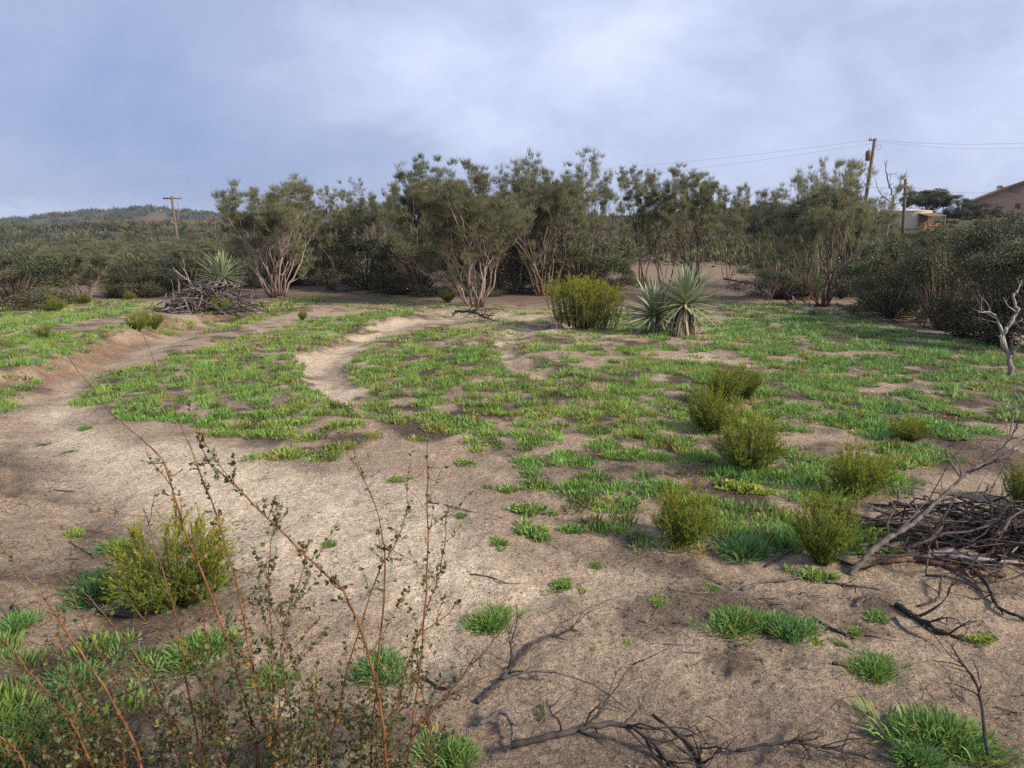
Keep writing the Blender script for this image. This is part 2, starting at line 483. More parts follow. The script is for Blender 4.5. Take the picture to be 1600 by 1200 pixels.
class MB:
    def __init__(self):
        self.V, self.Q, self.T, self.C, self.n = [], [], [], [], 0

    def add(self, V, Q=None, T=None, col=(1, 1, 1)):
        V = np.asarray(V, float).reshape(-1, 3)
        if Q is not None and len(Q): self.Q.append(np.asarray(Q, int).reshape(-1, 4) + self.n)
        if T is not None and len(T): self.T.append(np.asarray(T, int).reshape(-1, 3) + self.n)
        c = np.asarray(col, float)
        self.C.append(np.broadcast_to(c, (len(V), 3)) if c.ndim == 1 else c)
        self.V.append(V); self.n += len(V)
        return self

    def tube(self, P, Rd, n=5, col=(1, 1, 1), cap=.6):
        P = np.asarray(P, float); k = len(P)
        Rd = np.broadcast_to(np.asarray(Rd, float), (k,))
        T = np.gradient(P, axis=0); T /= np.linalg.norm(T, axis=1)[:, None] + 1e-9
        ref = np.array([0.31, 0.17, 0.93]) if abs(T[:, 2]).mean() < 0.8 else np.array([0.9, 0.4, 0.1])
        A = np.cross(T, ref); A /= np.linalg.norm(A, axis=1)[:, None] + 1e-9
        B = np.cross(T, A)
        a = np.arange(n) * 2 * PI / n
        V = P[:, None, :] + Rd[:, None, None] * (np.cos(a)[None, :, None] * A[:, None, :] + np.sin(a)[None, :, None] * B[:, None, :])
        i = np.arange(k - 1)[:, None] * n; j = np.arange(n)[None, :]; j2 = (j + 1) % n
        Q = np.stack([i + j, i + j2, i + n + j2, i + n + j], -1).reshape(-1, 4)
        c = np.asarray(col, float)
        if c.ndim == 2: c = np.repeat(c, n, axis=0)
        self.add(V.reshape(-1, 3), Q, None, c)
        self.add(P[-1] + T[-1] * Rd[-1] * cap, None, None, c if c.ndim == 1 else c[-1])
        tip = self.n - 1
        first = tip - n
        self.T.append(np.array([[first + q, first + (q + 1) % n, tip] for q in range(n)]))
        self.add(P[0] - T[0] * Rd[0] * 0.25, None, None, c if c.ndim == 1 else c[0])
        f0 = tip - k * n
        self.T.append(np.array([[f0 + (q + 1) % n, f0 + q, tip + 1] for q in range(n)]))
        return self

    def box(self, lo, hi, col=(1, 1, 1)):
        x0, y0, z0 = lo; x1, y1, z1 = hi
        V = [(x0, y0, z0), (x1, y0, z0), (x1, y1, z0), (x0, y1, z0), (x0, y0, z1), (x1, y0, z1), (x1, y1, z1), (x0, y1, z1)]
        Q = [(0, 3, 2, 1), (4, 5, 6, 7), (0, 1, 5, 4), (1, 2, 6, 5), (2, 3, 7, 6), (3, 0, 4, 7)]
        return self.add(V, Q, None, col)

    def mesh(self, name, mat, smooth=True):
        V = np.concatenate(self.V); C = np.concatenate(self.C)
        Q = np.concatenate(self.Q) if self.Q else np.zeros((0, 4), int)
        T = np.concatenate(self.T) if self.T else np.zeros((0, 3), int)
        me = bpy.data.meshes.new(name)
        me.vertices.add(len(V)); me.vertices.foreach_set('co', V.astype(np.float32).ravel())
        nl = len(Q) * 4 + len(T) * 3
        me.loops.add(nl); me.loops.foreach_set('vertex_index', np.concatenate([Q.ravel(), T.ravel()]).astype(np.int32))
        me.polygons.add(len(Q) + len(T))
        st = np.concatenate([np.arange(len(Q)) * 4, len(Q) * 4 + np.arange(len(T)) * 3])
        me.polygons.foreach_set('loop_start', st.astype(np.int32))
        me.polygons.foreach_set('use_smooth', np.full(len(Q) + len(T), smooth))
        ca = me.color_attributes.new('tint', 'FLOAT_COLOR', 'POINT')
        ca.data.foreach_set('color', np.concatenate([C, np.ones((len(C), 1))], 1).astype(np.float32).ravel())
        me.update(calc_edges=True)
        me.materials.append(mat)
        return me

    def build(self, name, mat, parent=None, smooth=True):
        return link(name, self.mesh(name, mat, smooth), parent)


def link(name, me, parent=None):
    o = bpy.data.objects.new(name, me)
    COL.objects.link(o)
    if parent: o.parent = parent
    return o


def thing(name, label, cat, loc=(0, 0, 0), rz=0.0, group=None):
    o = bpy.data.objects.new(name, None)
    o.empty_display_size = 0.2
    COL.objects.link(o)
    o.location = loc; o.rotation_euler = (0, 0, rz)
    return tag(o, label, cat, group)


def tag(o, label, cat, group=None):
    o['label'] = label; o['category'] = cat
    if group: o['group'] = group
    return o


def copy_tree(src, label, loc, rz=0.0, sc=(1, 1, 1), group=None):
    c = src.copy(); COL.objects.link(c)
    for ch in list(src.children):
        k = ch.copy(); COL.objects.link(k); k.parent = c
        for g in list(ch.children):
            q = g.copy(); COL.objects.link(q); q.parent = k
    c.location = loc; c.rotation_euler = (0, 0, rz); c.scale = sc
    c['label'] = label
    if group: c['group'] = group
    return c


def unit(v):
    v = np.asarray(v, float)
    return v / (np.linalg.norm(v, axis=-1, keepdims=True) + 1e-9)


def spline(P, n):
    """smooth curve through points"""
    P = np.asarray(P, float)
    if len(P) < 3:
        t = np.linspace(0, 1, n)[:, None]
        return P[0] * (1 - t) + P[-1] * t
    Q = np.vstack([2 * P[0] - P[1], P, 2 * P[-1] - P[-2]])
    u = np.linspace(0, len(P) - 1 - 1e-6, n); i = u.astype(int); f = (u - i)[:, None]
    a, b, c, d = Q[i], Q[i + 1], Q[i + 2], Q[i + 3]
    return 0.5 * (2 * b + (c - a) * f + (2 * a - 5 * b + 4 * c - d) * f ** 2 + (3 * b - a - 3 * c + d) * f ** 3)


def blades(mb, B, D, Ln, W, col, rng, mode=1, bend=0.15):
    """many narrow leaves at once: mode 1 = one triangle, mode 3 = strip with a bent tip"""
    B = np.asarray(B, float); N = len(B); D = unit(D)
    Ln = np.broadcast_to(Ln, (N,))[:, None]; W = np.broadcast_to(W, (N,))[:, None]
    side = unit(np.cross(D, unit(rng.normal(size=(N, 3)))))
    col = np.broadcast_to(np.asarray(col, float), (N, 3))
    ids = np.arange(N)
    if mode == 1:
        V = np.stack([B - side * W / 2, B + side * W / 2, B + D * Ln], 1).reshape(-1, 3)
        mb.add(V, None, np.stack([ids * 3, ids * 3 + 1, ids * 3 + 2], 1), np.repeat(col, 3, 0))
    else:
        dn = np.array([0, 0, -1.0])
        mid = B + D * Ln * 0.6
        tip = B + D * Ln + dn * Ln * bend + D * 0
        V = np.stack([B - side * W * .33, B + side * W * .33, mid + side * W * .5, mid - side * W * .5, tip], 1).reshape(-1, 3)
        c = np.stack([col * 0.9, col * 0.9, col, col, col * 1.1], 1).reshape(-1, 3)
        k = ids * 5
        mb.add(V, np.stack([k, k + 1, k + 2, k + 3], 1), np.stack([k + 3, k + 2, k + 4], 1), c)


def flat_leaves(mb, B, D, Ln, W, col, rng, fold=0.25):
    """broad leaves: two quads folded along the midrib"""
    B = np.asarray(B, float); N = len(B); D = unit(D)
    Ln = np.broadcast_to(Ln, (N,))[:, None]; W = np.broadcast_to(W, (N,))[:, None]
    s = unit(np.cross(D, unit(rng.normal(size=(N, 3))))); up = np.cross(s, D)
    col = np.broadcast_to(np.asarray(col, float), (N, 3))
    a = B; tip = B + D * Ln
    l1 = B + D * Ln * .35 - s * W * .5 + up * W * fold; l2 = B + D * Ln * .75 - s * W * .4 + up * W * fold
    r1 = B + D * Ln * .35 + s * W * .5 + up * W * fold; r2 = B + D * Ln * .75 + s * W * .4 + up * W * fold
    V = np.stack([a, l1, l2, tip, r2, r1], 1).reshape(-1, 3)
    k = np.arange(N) * 6
    mb.add(V, np.concatenate([np.stack([k, k + 3, k + 2, k + 1], 1), np.stack([k, k + 5, k + 4, k + 3], 1)]), None, np.repeat(col, 6, 0))


def rdir(rng, n=None):
    v = rng.normal(size=(n, 3) if n else 3)
    return unit(v)


def tones(rng, n, lo=0.75, hi=1.25, warm=0.12):
    v = rng.uniform(lo, hi, n)[:, None]; w = rng.normal(0, warm, n)
    return np.clip(v * np.stack([1 + w, np.ones(n), 1 - w], 1), 0.05, 3)


# ------------------------------------------------------------------ ground
def build_ground():
    az = np.concatenate([np.linspace(-46, 46, 430), np.linspace(46, 314, 90)[1:-1]])
    az = np.radians(az)
    rr = np.concatenate([np.geomspace(0.25, 1.5, 14)[:-1], np.geomspace(1.5, 26, 300)[:-1], np.geomspace(26, 1400, 100)])
    A, Rr = np.meshgrid(az, rr)
    X = Rr * np.sin(A); Y = Rr * np.cos(A)
    Z = height(X, Y)
    x, y = X.ravel(), Y.ravel()
    na, nr = len(az), len(rr)
    n1 = fbm(x * 1.3, y * 1.3, 5); n2 = fbm(x * 0.5 + 7, y * 0.5, 4); n3 = fbm(x * 4.5, y * 4.5 + 2, 4)
    base = np.array([0.44, 0.338, 0.245]); sand = np.array([0.72, 0.60, 0.45]); dark = np.array([0.125, 0.093, 0.074])
    red = np.array([0.34, 0.215, 0.145])
    s = np.zeros(x.shape)
    for P, k, mx in [(WASH, 0.45, 1)] + [(p, 0.5, .62) for p in SAND2]:
        sd = poly_sd(x, y, P) + (n1 - 0.5) * 1.0 + (n3 - 0.5) * 0.35
        s = np.maximum(s, mx * sstep(-0.25 * k, k, sd))
    for T_, q in ((TRAIL_A[:6], .7), (TRAIL_A[5:], .2), (TRAIL_B[:5], .5)):
        d, _, _ = seg_dist(x, y, T_)
        s = np.maximum(s, q * (1 - sstep(0.02, 0.42, d + (n1 - 0.5) * 1.1 + (n3 - .5) * .4)))
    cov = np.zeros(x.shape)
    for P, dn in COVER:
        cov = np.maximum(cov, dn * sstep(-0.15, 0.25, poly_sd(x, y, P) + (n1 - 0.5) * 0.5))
    dk = np.clip(sstep(0.47, 0.66, n1 * 0.55 + n3 * 0.45) * 0.85 + cov * 0.62 * sstep(0.35, 0.6, n3), 0, 1) * (1 - 0.8 * s)  # dark soil patches; under the mats deepened to paint shade in their gaps
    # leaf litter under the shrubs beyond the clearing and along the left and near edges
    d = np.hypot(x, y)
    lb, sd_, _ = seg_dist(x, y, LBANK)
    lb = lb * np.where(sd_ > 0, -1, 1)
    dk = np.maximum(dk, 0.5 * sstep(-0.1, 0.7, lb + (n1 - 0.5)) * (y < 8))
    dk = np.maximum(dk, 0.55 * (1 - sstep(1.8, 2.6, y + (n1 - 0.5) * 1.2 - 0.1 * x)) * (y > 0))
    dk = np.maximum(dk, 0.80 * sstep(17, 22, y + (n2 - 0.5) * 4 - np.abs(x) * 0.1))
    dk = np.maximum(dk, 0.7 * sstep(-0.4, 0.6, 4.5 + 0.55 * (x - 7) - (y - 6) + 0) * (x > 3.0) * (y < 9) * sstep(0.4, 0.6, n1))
    bank, sb, tb = seg_dist(x, y, BANK)
    rd = np.exp(-((bank + np.where(sb > 0, -.12, .12)) / 0.26) ** 2) * sstep(.35, .6, n3 * .5 + n1 * .5)
    c = base[None] * (0.9 + 0.25 * n2[:, None])
    c = c * (1 - s[:, None]) + sand[None] * s[:, None] * (0.93 + 0.16 * n2[:, None])
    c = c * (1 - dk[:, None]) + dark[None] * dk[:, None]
    c = c * (1 - 0.7 * rd[:, None]) + red[None] * 0.7 * rd[:, None]
    # open tan field beyond the trees, scrub coloured slopes farther out
    fld = .6 * sstep(26, 31, y) * (1 - sstep(36, 42, y)) * sstep(.10, .17, x / np.maximum(y, 1)) * (1 - sstep(.36, .44, x / np.maximum(y, 1)))
    c = c * (1 - fld[:, None]) + np.array([0.33, 0.24, 0.175]) * fld[:, None]
    far = np.maximum(sstep(60, 110, d), sstep(.42, .5, x / np.maximum(y, 1)) * sstep(20, 28, y))
    sc = np.array([0.085, 0.08, 0.05]); rust = np.array([0.27, 0.15, 0.085])
    rf = sstep(0.52, 0.62, fbm(x * 0.018 + 3, y * 0.018, 3))[:, None] * 0.5
    fc = sc * (1 - rf) + rust * rf
    c = c * (1 - far[:, None]) + fc * far[:, None]
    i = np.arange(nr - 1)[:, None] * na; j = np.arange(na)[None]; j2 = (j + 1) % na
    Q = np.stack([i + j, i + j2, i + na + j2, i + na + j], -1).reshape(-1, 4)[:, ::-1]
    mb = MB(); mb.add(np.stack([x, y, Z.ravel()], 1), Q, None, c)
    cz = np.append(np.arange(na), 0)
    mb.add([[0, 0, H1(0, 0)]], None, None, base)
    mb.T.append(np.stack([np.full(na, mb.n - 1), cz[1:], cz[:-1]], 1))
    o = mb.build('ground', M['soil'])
    o['kind'] = 'structure'


build_ground()


# ------------------------------------------------------------------ ground cover
def cover_density(x, y):
    n1 = fbm(x * 1.3, y * 1.3, 5)
    best = np.zeros(x.shape)
    for P, dn in COVER:
        sd = poly_sd(x, y, P) + (n1 - 0.5) * 0.5
        best = np.maximum(best, dn * sstep(-0.1, 0.12, sd))
    for T_, w in ((TRAIL_A[:6], 0.21), (TRAIL_A[5:], 0.08), (TRAIL_B[:5], 0.13), (TRAIL_C, 0.18)):
        d, _, _ = seg_dist(x, y, T_)
        best *= 0.15 + 0.85 * sstep(w * 0.5, w * 1.4, d + (n1 - 0.5) * 0.9)
    for P in SAND2:
        best *= 1 - 0.6 * sstep(0.0, 0.3, poly_sd(x, y, P) + (n1 - 0.5) * 1.0)
    return best


def tuft_arrays(rng, n, rad, hgt, width, strap=0.0):
    """leaf bases, directions, lengths, widths of one tuft"""
    rho = np.sqrt(rng.random(n)); th = rng.random(n) * 2 * PI
    B = np.stack([rho * rad * np.cos(th) * 0.85, rho * rad * np.sin(th) * 0.85, np.zeros(n) - 0.004], 1)
    lean = (0.10 + 0.55 * rho + 0.5 * strap * rho)
    D = np.stack([np.cos(th) * lean + rng.normal(0, .22, n), np.sin(th) * lean + rng.normal(0, .22, n), np.ones(n)], 1)
    Ln = hgt * (1.0 - 0.45 * rho ** 2) * rng.uniform(0.65, 1.15, n)
    return B, D, Ln, width * rng.uniform(0.7, 1.2, n)


def build_cover():
    rng = np.random.default_rng(21)
    pts = []
    for (y0, y1, sp) in ((1.6, 7, 0.095), (7, 11, 0.105), (11, 17, 0.14), (17, 30, 0.22)):
        ys = np.arange(y0, y1, sp)
        for yy in ys:
            hw = yy * 0.80 + 0.6
            xs = np.arange(-hw, hw, sp)
            pts.append(np.stack([xs + rng.normal(0, sp * .35, len(xs)), np.full(len(xs), yy) + rng.normal(0, sp * .35, len(xs))], 1))
    P = np.concatenate(pts)
    x, y = P[:, 0], P[:, 1]
    d = cover_density(x, y)
    # matted clumps: a noise field decides where leaves close over the soil
    n = fbm(x * 1.5 + 30, y * 2.0 + 11, 3) * 0.46 + fbm(x * 3.6, y * 4.4 + 40, 3) * 0.54
    cl = np.where(x > 0.5 + .15 * y, clumps(x, y, .46), clumps(x, y, .30))
    n = n - .40 * sstep(.5, 1.1, cl) + .125
    thr = 0.735 - 0.325 * d
    keep = (d > 0.05) & ((n > thr) | ((n > thr - .07) & (rng.random(len(n)) < .07)))
    x, y, n, thr, cl = x[keep], y[keep], n[keep], thr[keep], cl[keep]
    z = height(x, y)
    mb = MB()
    big = fbm(x * 0.6, y * 0.6 + 20, 3)
    for i in range(len(x)):
        yy = y[i]; rich = max(0.0, min(1.0, (n[i] - thr[i]) / 0.13))
        right = sstep(0.5, 4.0, x[i] - 0.15 * yy)
        hgt = (0.026 + 0.024 * rich + .046 * max(0, 1 - cl[i] ** 2)) * (0.85 + 0.35 * right) * rng.uniform(0.6, 1.3)
        if yy < 3: nb, w, mode = 80, 0.0062, 3
        elif yy < 7: nb, w, mode = 50, 0.0098, 3
        elif yy < 11: nb, w, mode = 34, 0.0145, 1
        elif yy < 17: nb, w, mode = 26, 0.021, 1
        else: nb, w, mode = 14, 0.045, 1
        nb = int(nb * (0.55 + 0.45 * rich))
        B, D, Ln, W = tuft_arrays(rng, nb, 0.085 if yy < 11 else 0.12 if yy < 17 else 0.17, hgt, w)
        D[:, :2] *= 1 + .9 * right; Ln = Ln * (1 - .12 * right); W = W * (1 + .35 * right)
        if mode == 1: Ln = Ln * 1.25
        if yy > 17: Ln = Ln * 1.1
        B = B + np.array([x[i], yy, z[i]])
        t = big[i]
        c0 = np.array([0.95 + 0.5 * (t - .5), 1.0, 0.85]) * (1 - right) + np.array([0.84 + 0.5 * (t - .5), 0.95, 0.98]) * right
        v = rng.uniform(0.72, 1.18)
        q_ = rng.random()
        if q_ < 0.06: c0 = np.array([1.35, 0.85, 0.8])
        elif q_ < .13: c0 = np.array([.55, .42, .5])
        elif q_ < .24: c0 = c0 * np.array([.72, .8, .95])
        blades(mb, B, D, Ln, W, c0 * v * rng.uniform(0.8, 1.2, (nb, 1)), rng, mode, 0.05)
    o = mb.build('ground_cover', M['cover'])
    o['kind'] = 'stuff'; o['label'] = 'low mats of bright green finger leaved plants over the sandy clearing'
    # small yellow flowers scattered in the mats
    fm = MB()
    fl = []
    for (px, py, k, s) in ((855, 672, 9, .5), (738, 660, 5, .3), (460, 607, 5, .3), (755, 580, 3, .25), (520, 645, 4, .3), (980, 720, 5, .25),
                           (720, 712, 6, .25), (185, 527, 3, .3), (90, 563, 3, .3), (690, 585, 4, .6), (890, 618, 3, .3), (560, 640, 3, .5), (1110, 662, 2, .2),
                           (120, 585, 3, .4), (430, 600, 3, .4), (640, 610, 4, .6), (1460, 660, 5, .3)):
        c = gp(px, py)
        for q in range(k):
            fl.append(c[:2] + rng.normal(0, s * 0.35, 2))
    fl = np.array(fl); zz = height(fl[:, 0], fl[:, 1])
    for (fx, fy), fz in zip(fl, zz):
        m_ = 8; th = np.arange(m_) * 2 * PI / m_ + rng.random()
        D = np.stack([np.cos(th), np.sin(th), np.full(m_, .5)], 1)
        hh = rng.uniform(0.05, 0.085)
        blades(fm, np.tile([fx, fy, fz + hh], (m_, 1)), D, 0.017, 0.012, tones(rng, m_, .8, 1.2, .05), rng, 1)
    o = fm.build('yellow_flowers', M['flower']); o['kind'] = 'stuff'
    o['label'] = 'tiny yellow flowers dotted through the green mats'


build_cover()

# ------------------------------------------------------------------ shrubs and trees


def puff(mb, c, rng, n, rad, ln, w, col):
    th = rng.random(n) * 2 * PI; rho = np.sqrt(rng.random(n))
    B = c + np.stack([rho * rad * np.cos(th), rho * rad * np.sin(th), rng.normal(0, rad * .28, n)], 1)
    D = np.stack([np.cos(th) * rho * 0.9 + rng.normal(0, .3, n), np.sin(th) * rho * .9 + rng.normal(0, .3, n), np.ones(n) * 1.25], 1)
    blades(mb, B, D, ln * rng.uniform(.6, 1.2, n), w * rng.uniform(.7, 1.3, n), col * tones(rng, n, .7, 1.3, .08), rng, 1)


def redshank(seed, nstem=8, lean=(12, 48), red=0.5, dense=1.0, dark=1.0, bare=2, puffn=34, asym=0.0, sidefill=0.5):
    """multi stemmed chaparral tree 1 unit high and about 1 unit wide; returns list of stem MBs and a crown MB"""
    rng = np.random.default_rng(seed)
    stems, tips = [], []
    pale = np.array([1.0, 0.97, 0.95]) * dark; rd = np.array([0.72, 0.42, 0.33]) * dark

    def branch(mb, p, d, ln, r, lev):
        k = 6 if lev < 2 else 4
        pts = [p]; q = p.copy(); dd = d.copy()
        for i in range(k - 1):
            dd = unit(dd + rng.normal(0, .16, 3) + np.array([0, 0, .13 if lev < 3 else .2]))
            q = q + dd * ln / (k - 1)
            pts.append(q.copy())
        pts = np.array(pts)
        r1 = r * (0.74 if lev < 4 else 0.45)
        f = np.clip(pts[:, 2] / 0.42 + rng.normal(0, .12), 0, 1)[:, None]
        f = np.clip(f + (1 - red), 0, 1)
        c = (rd * (1 - f) + pale * f) * rng.uniform(.7, 1.1)
        mb.tube(pts, np.linspace(r, r1, k), 6 if lev < 2 else (4 if lev < 3 else 3), c)
        if lev > bare or (lev == bare and rng.random() < .55):
            tips.append((q, lev, dd))
            if lev >= bare + 1:
                for _ in range(2 if rng.random() < sidefill else 1):
                    tips.append((pts[rng.integers(1, k)] + rng.normal(0, .012, 3), lev, dd))
        if lev >= 4: return
        nb = 2 if rng.random() < 0.62 else 3
        for b in range(nb):
            sp = rng.uniform(.22, .55)
            a = rdir(rng); a = unit(a - dd * (a @ dd))
            nd = unit(dd * math.cos(sp) + a * math.sin(sp))
            branch(mb, q, nd, ln * rng.uniform(.50, .80), r1 * rng.uniform(.7, .95), lev + 1)
        if lev < 3 and rng.random() < .7:
            i = rng.integers(2, k)
            a = rdir(rng); nd = unit(dd + a * .8)
            branch(mb, pts[i], nd, ln * rng.uniform(.4, .62), r1 * .6, lev + 2)
    for s in range(nstem):
        mb = MB()
        th = 2 * PI * (s + rng.uniform(-.3, .3)) / nstem
        t = R(rng.uniform(*lean))
        d = np.array([math.cos(th) * math.sin(t) + asym, math.sin(th) * math.sin(t), math.cos(t)])
        p = np.array([math.cos(th), math.sin(th), 0]) * rng.uniform(.02, .085) - np.array([0, 0, .012])
        branch(mb, p, unit(d), rng.uniform(.36, .50), rng.uniform(.006, .0125), 0)
        stems.append(mb)
    crown = MB()
    tz = np.array([t[0] for t in tips])
    zmax = np.percentile(tz[:, 2], 99.0) + 0.03
    rx = np.percentile(np.hypot(tz[:, 0], tz[:, 1]), 96) + 0.03
    sc = np.array([0.5 / rx, 0.5 / rx, 1 / zmax])
    for mb in stems:
        mb.V = [v * sc for v in mb.V]
    for (p, lev, dd) in tips:
        if rng.random() > dense * .66: continue
        hgt = p[2] / zmax
        col = np.array([1.0, 1.0, 1.0]) * rng.uniform(.75, 1.2) * np.array([rng.uniform(.9, 1.2), 1, rng.uniform(.8, 1.1)])
        puff(crown, p * sc, rng, int(puffn * rng.uniform(.6, 1.2)), 0.021 * rng.uniform(.6, 1.3), 0.042, 0.0027, col)
    return stems, crown


def broadleaf(seed, nstem=6, nclump=230, nleaf=85, low=0.0, twiggy=0.3, leaf=0.019, bark=0.4, zlo=.06):
    """dense evergreen shrub 1 high, 1 wide"""
    rng = np.random.default_rng(seed)
    wood, crown = MB(), MB()
    lobes = []
    for q in range(22):
        th = rng.random() * 2 * PI; z = rng.uniform(zlo, .86)
        wr = .42 * math.sqrt(max(.03, 1 - ((z - max(.38, zlo)) / (.98 - max(.38, zlo))) ** 2)) * rng.uniform(.55, 1.05)
        lobes.append((np.array([wr * math.cos(th), wr * math.sin(th), z]), rng.uniform(.10, .19), rng.uniform(.65, 1.35), rng.uniform(.85, 1.25)))
    for s in range(nclump):
        lc, lr, lt, lw = lobes[rng.integers(len(lobes))]
        u = unit(rdir(rng) + unit(lc - np.array([0, 0, .25])) * .7)
        c = lc + u * lr * rng.uniform(.45, 1.0)
        if c[2] < low + .01: c[2] = low + rng.uniform(.01, .1)
        n = int(nleaf * rng.uniform(.5, 1.3))
        B = c + rng.normal(0, 1, (n, 3)) * np.array([.045, .045, .034])
        B = B[B[:, 2] > 0.01]; n = len(B)
        cc = tones(rng, n, .7, 1.3, .06) * lt * rng.uniform(.8, 1.2) * np.array([lw, 1, rng.uniform(.8, 1.15)])
        D = unit(rng.normal(size=(n, 3)) + np.array([0, 0, .5]) + unit(c) * .5)
        flat_leaves(crown, B, D, leaf * rng.uniform(.7, 1.35, n), leaf * .62, cc, rng)
        if rng.random() < twiggy:
            p0 = np.array([rng.normal(0, .03), rng.normal(0, .03), 0.0])
            mid = c * np.array([.55, .55, .5]) + rng.normal(0, .03, 3)
            wood.tube(spline([p0, mid, c * 1.06], 7), np.linspace(.006, .0014, 7), 4, np.array([1, .95, .9]) * bark * rng.uniform(.7, 1.3))
    for s in range(nstem):
        th = rng.random() * 2 * PI; a = rng.uniform(.12, .34)
        wood.tube(spline([[0, 0, -.01], [a * .4 * math.cos(th), a * .4 * math.sin(th), .3], [a * math.cos(th), a * math.sin(th), .75]], 8),
                  np.linspace(.014, .004, 8), 5, np.array([1, .9, .85]) * bark)
    normalise(crown, wood)
    return wood, crown


def normalise(main, *others, pc=96):
    V = np.concatenate(main.V)
    k = np.array([.5 / np.percentile(np.abs(V[:, 0]), pc), .5 / np.percentile(np.abs(V[:, 1]), pc), 1 / np.percentile(V[:, 2], 99)])
    for mb in (main,) + others:
        mb.V = [v * k for v in mb.V]


def needle_bush(seed, nb=70, sub=5, need=22, spread=42, nlen=0.045, nw=0.012, yellow=0.5, round_=0.5, base_r=.12):
    """young feathery bush 1 high about 1 wide: many upright branchlets covered in needles"""
    rng = np.random.default_rng(seed)
    wood, fol = MB(), MB()
    for b in range(nb):
        th = rng.random() * 2 * PI; t = R(spread) * math.sqrt(rng.random())
        d = np.array([math.cos(th) * math.sin(t), math.sin(th) * math.sin(t), math.cos(t)])
        lump = .68 + .64 * fbm(np.array([math.cos(th) * t * 3 + seed * 7.]), np.array([math.sin(th) * t * 3.]), 2)[0]
        ln = rng.uniform(.7, 1.02) * lump / math.sqrt(math.cos(t) ** 2 + (math.sin(t) / .55) ** 2 * round_ + math.sin(t) ** 2 * (1 - round_))
        p = np.array([math.cos(th), math.sin(th), 0]) * rng.uniform(0, base_r)
        up = rng.uniform(0.1, .35)
        P = spline([p, p + d * ln * .5, p + d * ln * .85 + np.array([0, 0, ln * up * .4]), p + unit(d + np.array([0, 0, up])) * ln], 9)
        wood.tube(P, np.linspace(.006, .0012, 9), 3, (.5, .45, .35))
        runs = [(P, 0.06)]
        for s in range(sub):
            i = rng.integers(1, 8)
            a = unit(d + rng.normal(0, .42, 3) + np.array([0, 0, .25]))
            l2 = rng.uniform(.12, .30)
            runs.append((np.linspace(P[i], P[i] + a * l2, 5), 0.0))
        for (Q, f0) in runs:
            m = need if len(Q) == 5 else int(need * 2.3)
            u = rng.uniform(f0, 1, m) * (len(Q) - 1 - 1e-6); i = u.astype(int); f = (u - i)[:, None]
            B = Q[i] * (1 - f) + Q[i + 1] * f
            ax = unit(Q[i + 1] - Q[i])
            D = unit(ax * 1.1 + rng.normal(0, .55, (m, 3)) + np.array([0, 0, .25]))
            tipf = np.clip(u / (len(Q) - 1), 0, 1) * np.clip(B[:, 2] * 1.15, 0, 1)
            c = tones(rng, m, .72, 1.28, .06)
            yk = (yellow * tipf ** 1.5 * rng.uniform(.5, 1.1, m))[:, None]
            c = c * (1 - yk) * np.array([.66, .82, .85]) + c * yk * np.array([1.9, 1.35, .7])
            blades(fol, B, D, nlen * rng.uniform(.6, 1.3, m), nw, c, rng, 1)
    normalise(fol, wood, pc=99.3)
    return wood, fol


def fit(px, base_py, top_py, half_px, y=None):
    """place, height and width on the ground for a thing seen from base to top in the photo"""
    if y is None:
        b = gp(px, base_py)
    else:
        d = ray(px, 400); b = np.array([d[0] * y, y, H1(d[0] * y, y)])
    h = at(px, top_py, b[1])[2] - b[2]
    w = 2 * half_px / F * b[1]
    return b, h, w


PROTO = {}


def proto_redshank(key, **kw):
    stems, crown = redshank(**kw)
    PROTO[key] = ('redshank', [m.mesh('stem', M['bark']) for m in stems], crown.mesh('crown', M['redshank']))


def proto_broad(key, mat='broad', **kw):
    w, c = broadleaf(**kw)
    PROTO[key] = ('broad', [w.mesh('trunk', M['bark'])], c.mesh('crown', M[mat]))


def proto_needle(key, **kw):
    w, c = needle_bush(**kw)
    PROTO[key] = ('needle', [w.mesh('stems', M['bark'])], c.mesh('foliage', M['broom']))


def plant(key, name, label, cat, b, h, w, rz=0.0, group=None, tilt=None):
    kind, ws, c = PROTO[key]
    t = thing(name, label, cat, tuple(b), rz, group)
    t.scale = (w, w, h)
    if tilt: t.rotation_euler = (tilt[0], tilt[1], rz)
    for m in ws:
        link('stem' if kind == 'redshank' else ('trunk' if kind == 'broad' else 'stems'), m, t)
    link('foliage' if kind == 'needle' else 'crown', c, t)
    return t


proto_redshank('hero_l', seed=3, nstem=15, lean=(6, 60), red=.55, bare=3, puffn=40, dense=.9)
proto_redshank('hero_c', seed=8, nstem=17, lean=(5, 56), red=.3, bare=3, puffn=38, sidefill=.9)
proto_redshank('red1', seed=14, nstem=13, lean=(6, 38), red=.8, bare=3, puffn=38, dark=.8, sidefill=.9)
proto_redshank('red2', seed=23, nstem=13, lean=(10, 50), red=.9, bare=3, puffn=36, dark=.7)
proto_redshank('dark1', seed=31, nstem=5, lean=(4, 32), red=.5, bare=3, puffn=44, dark=.30)
proto_redshank('dark2', seed=37, nstem=6, lean=(4, 36), red=.5, bare=3, puffn=44, dark=.35)
proto_redshank('thin1', seed=41, nstem=6, lean=(4, 30), red=.3, bare=3, puffn=34, dark=.7, dense=.85)
proto_redshank('thin2', seed=47, nstem=7, lean=(8, 40), red=.3, bare=3, puffn=34, dark=.8)
proto_broad('oak1', seed=1)
proto_broad('oak2', seed=2, nclump=240, twiggy=.4, bark=.5)
proto_broad('oak3', seed=3, nclump=200, nleaf=85, leaf=.023)
proto_broad('umbrella', seed=6, nclump=240, leaf=.034, zlo=.42, twiggy=.3, bark=.35)
proto_broad('grey', seed=4, nclump=210, nleaf=64, twiggy=.8, bark=.85)

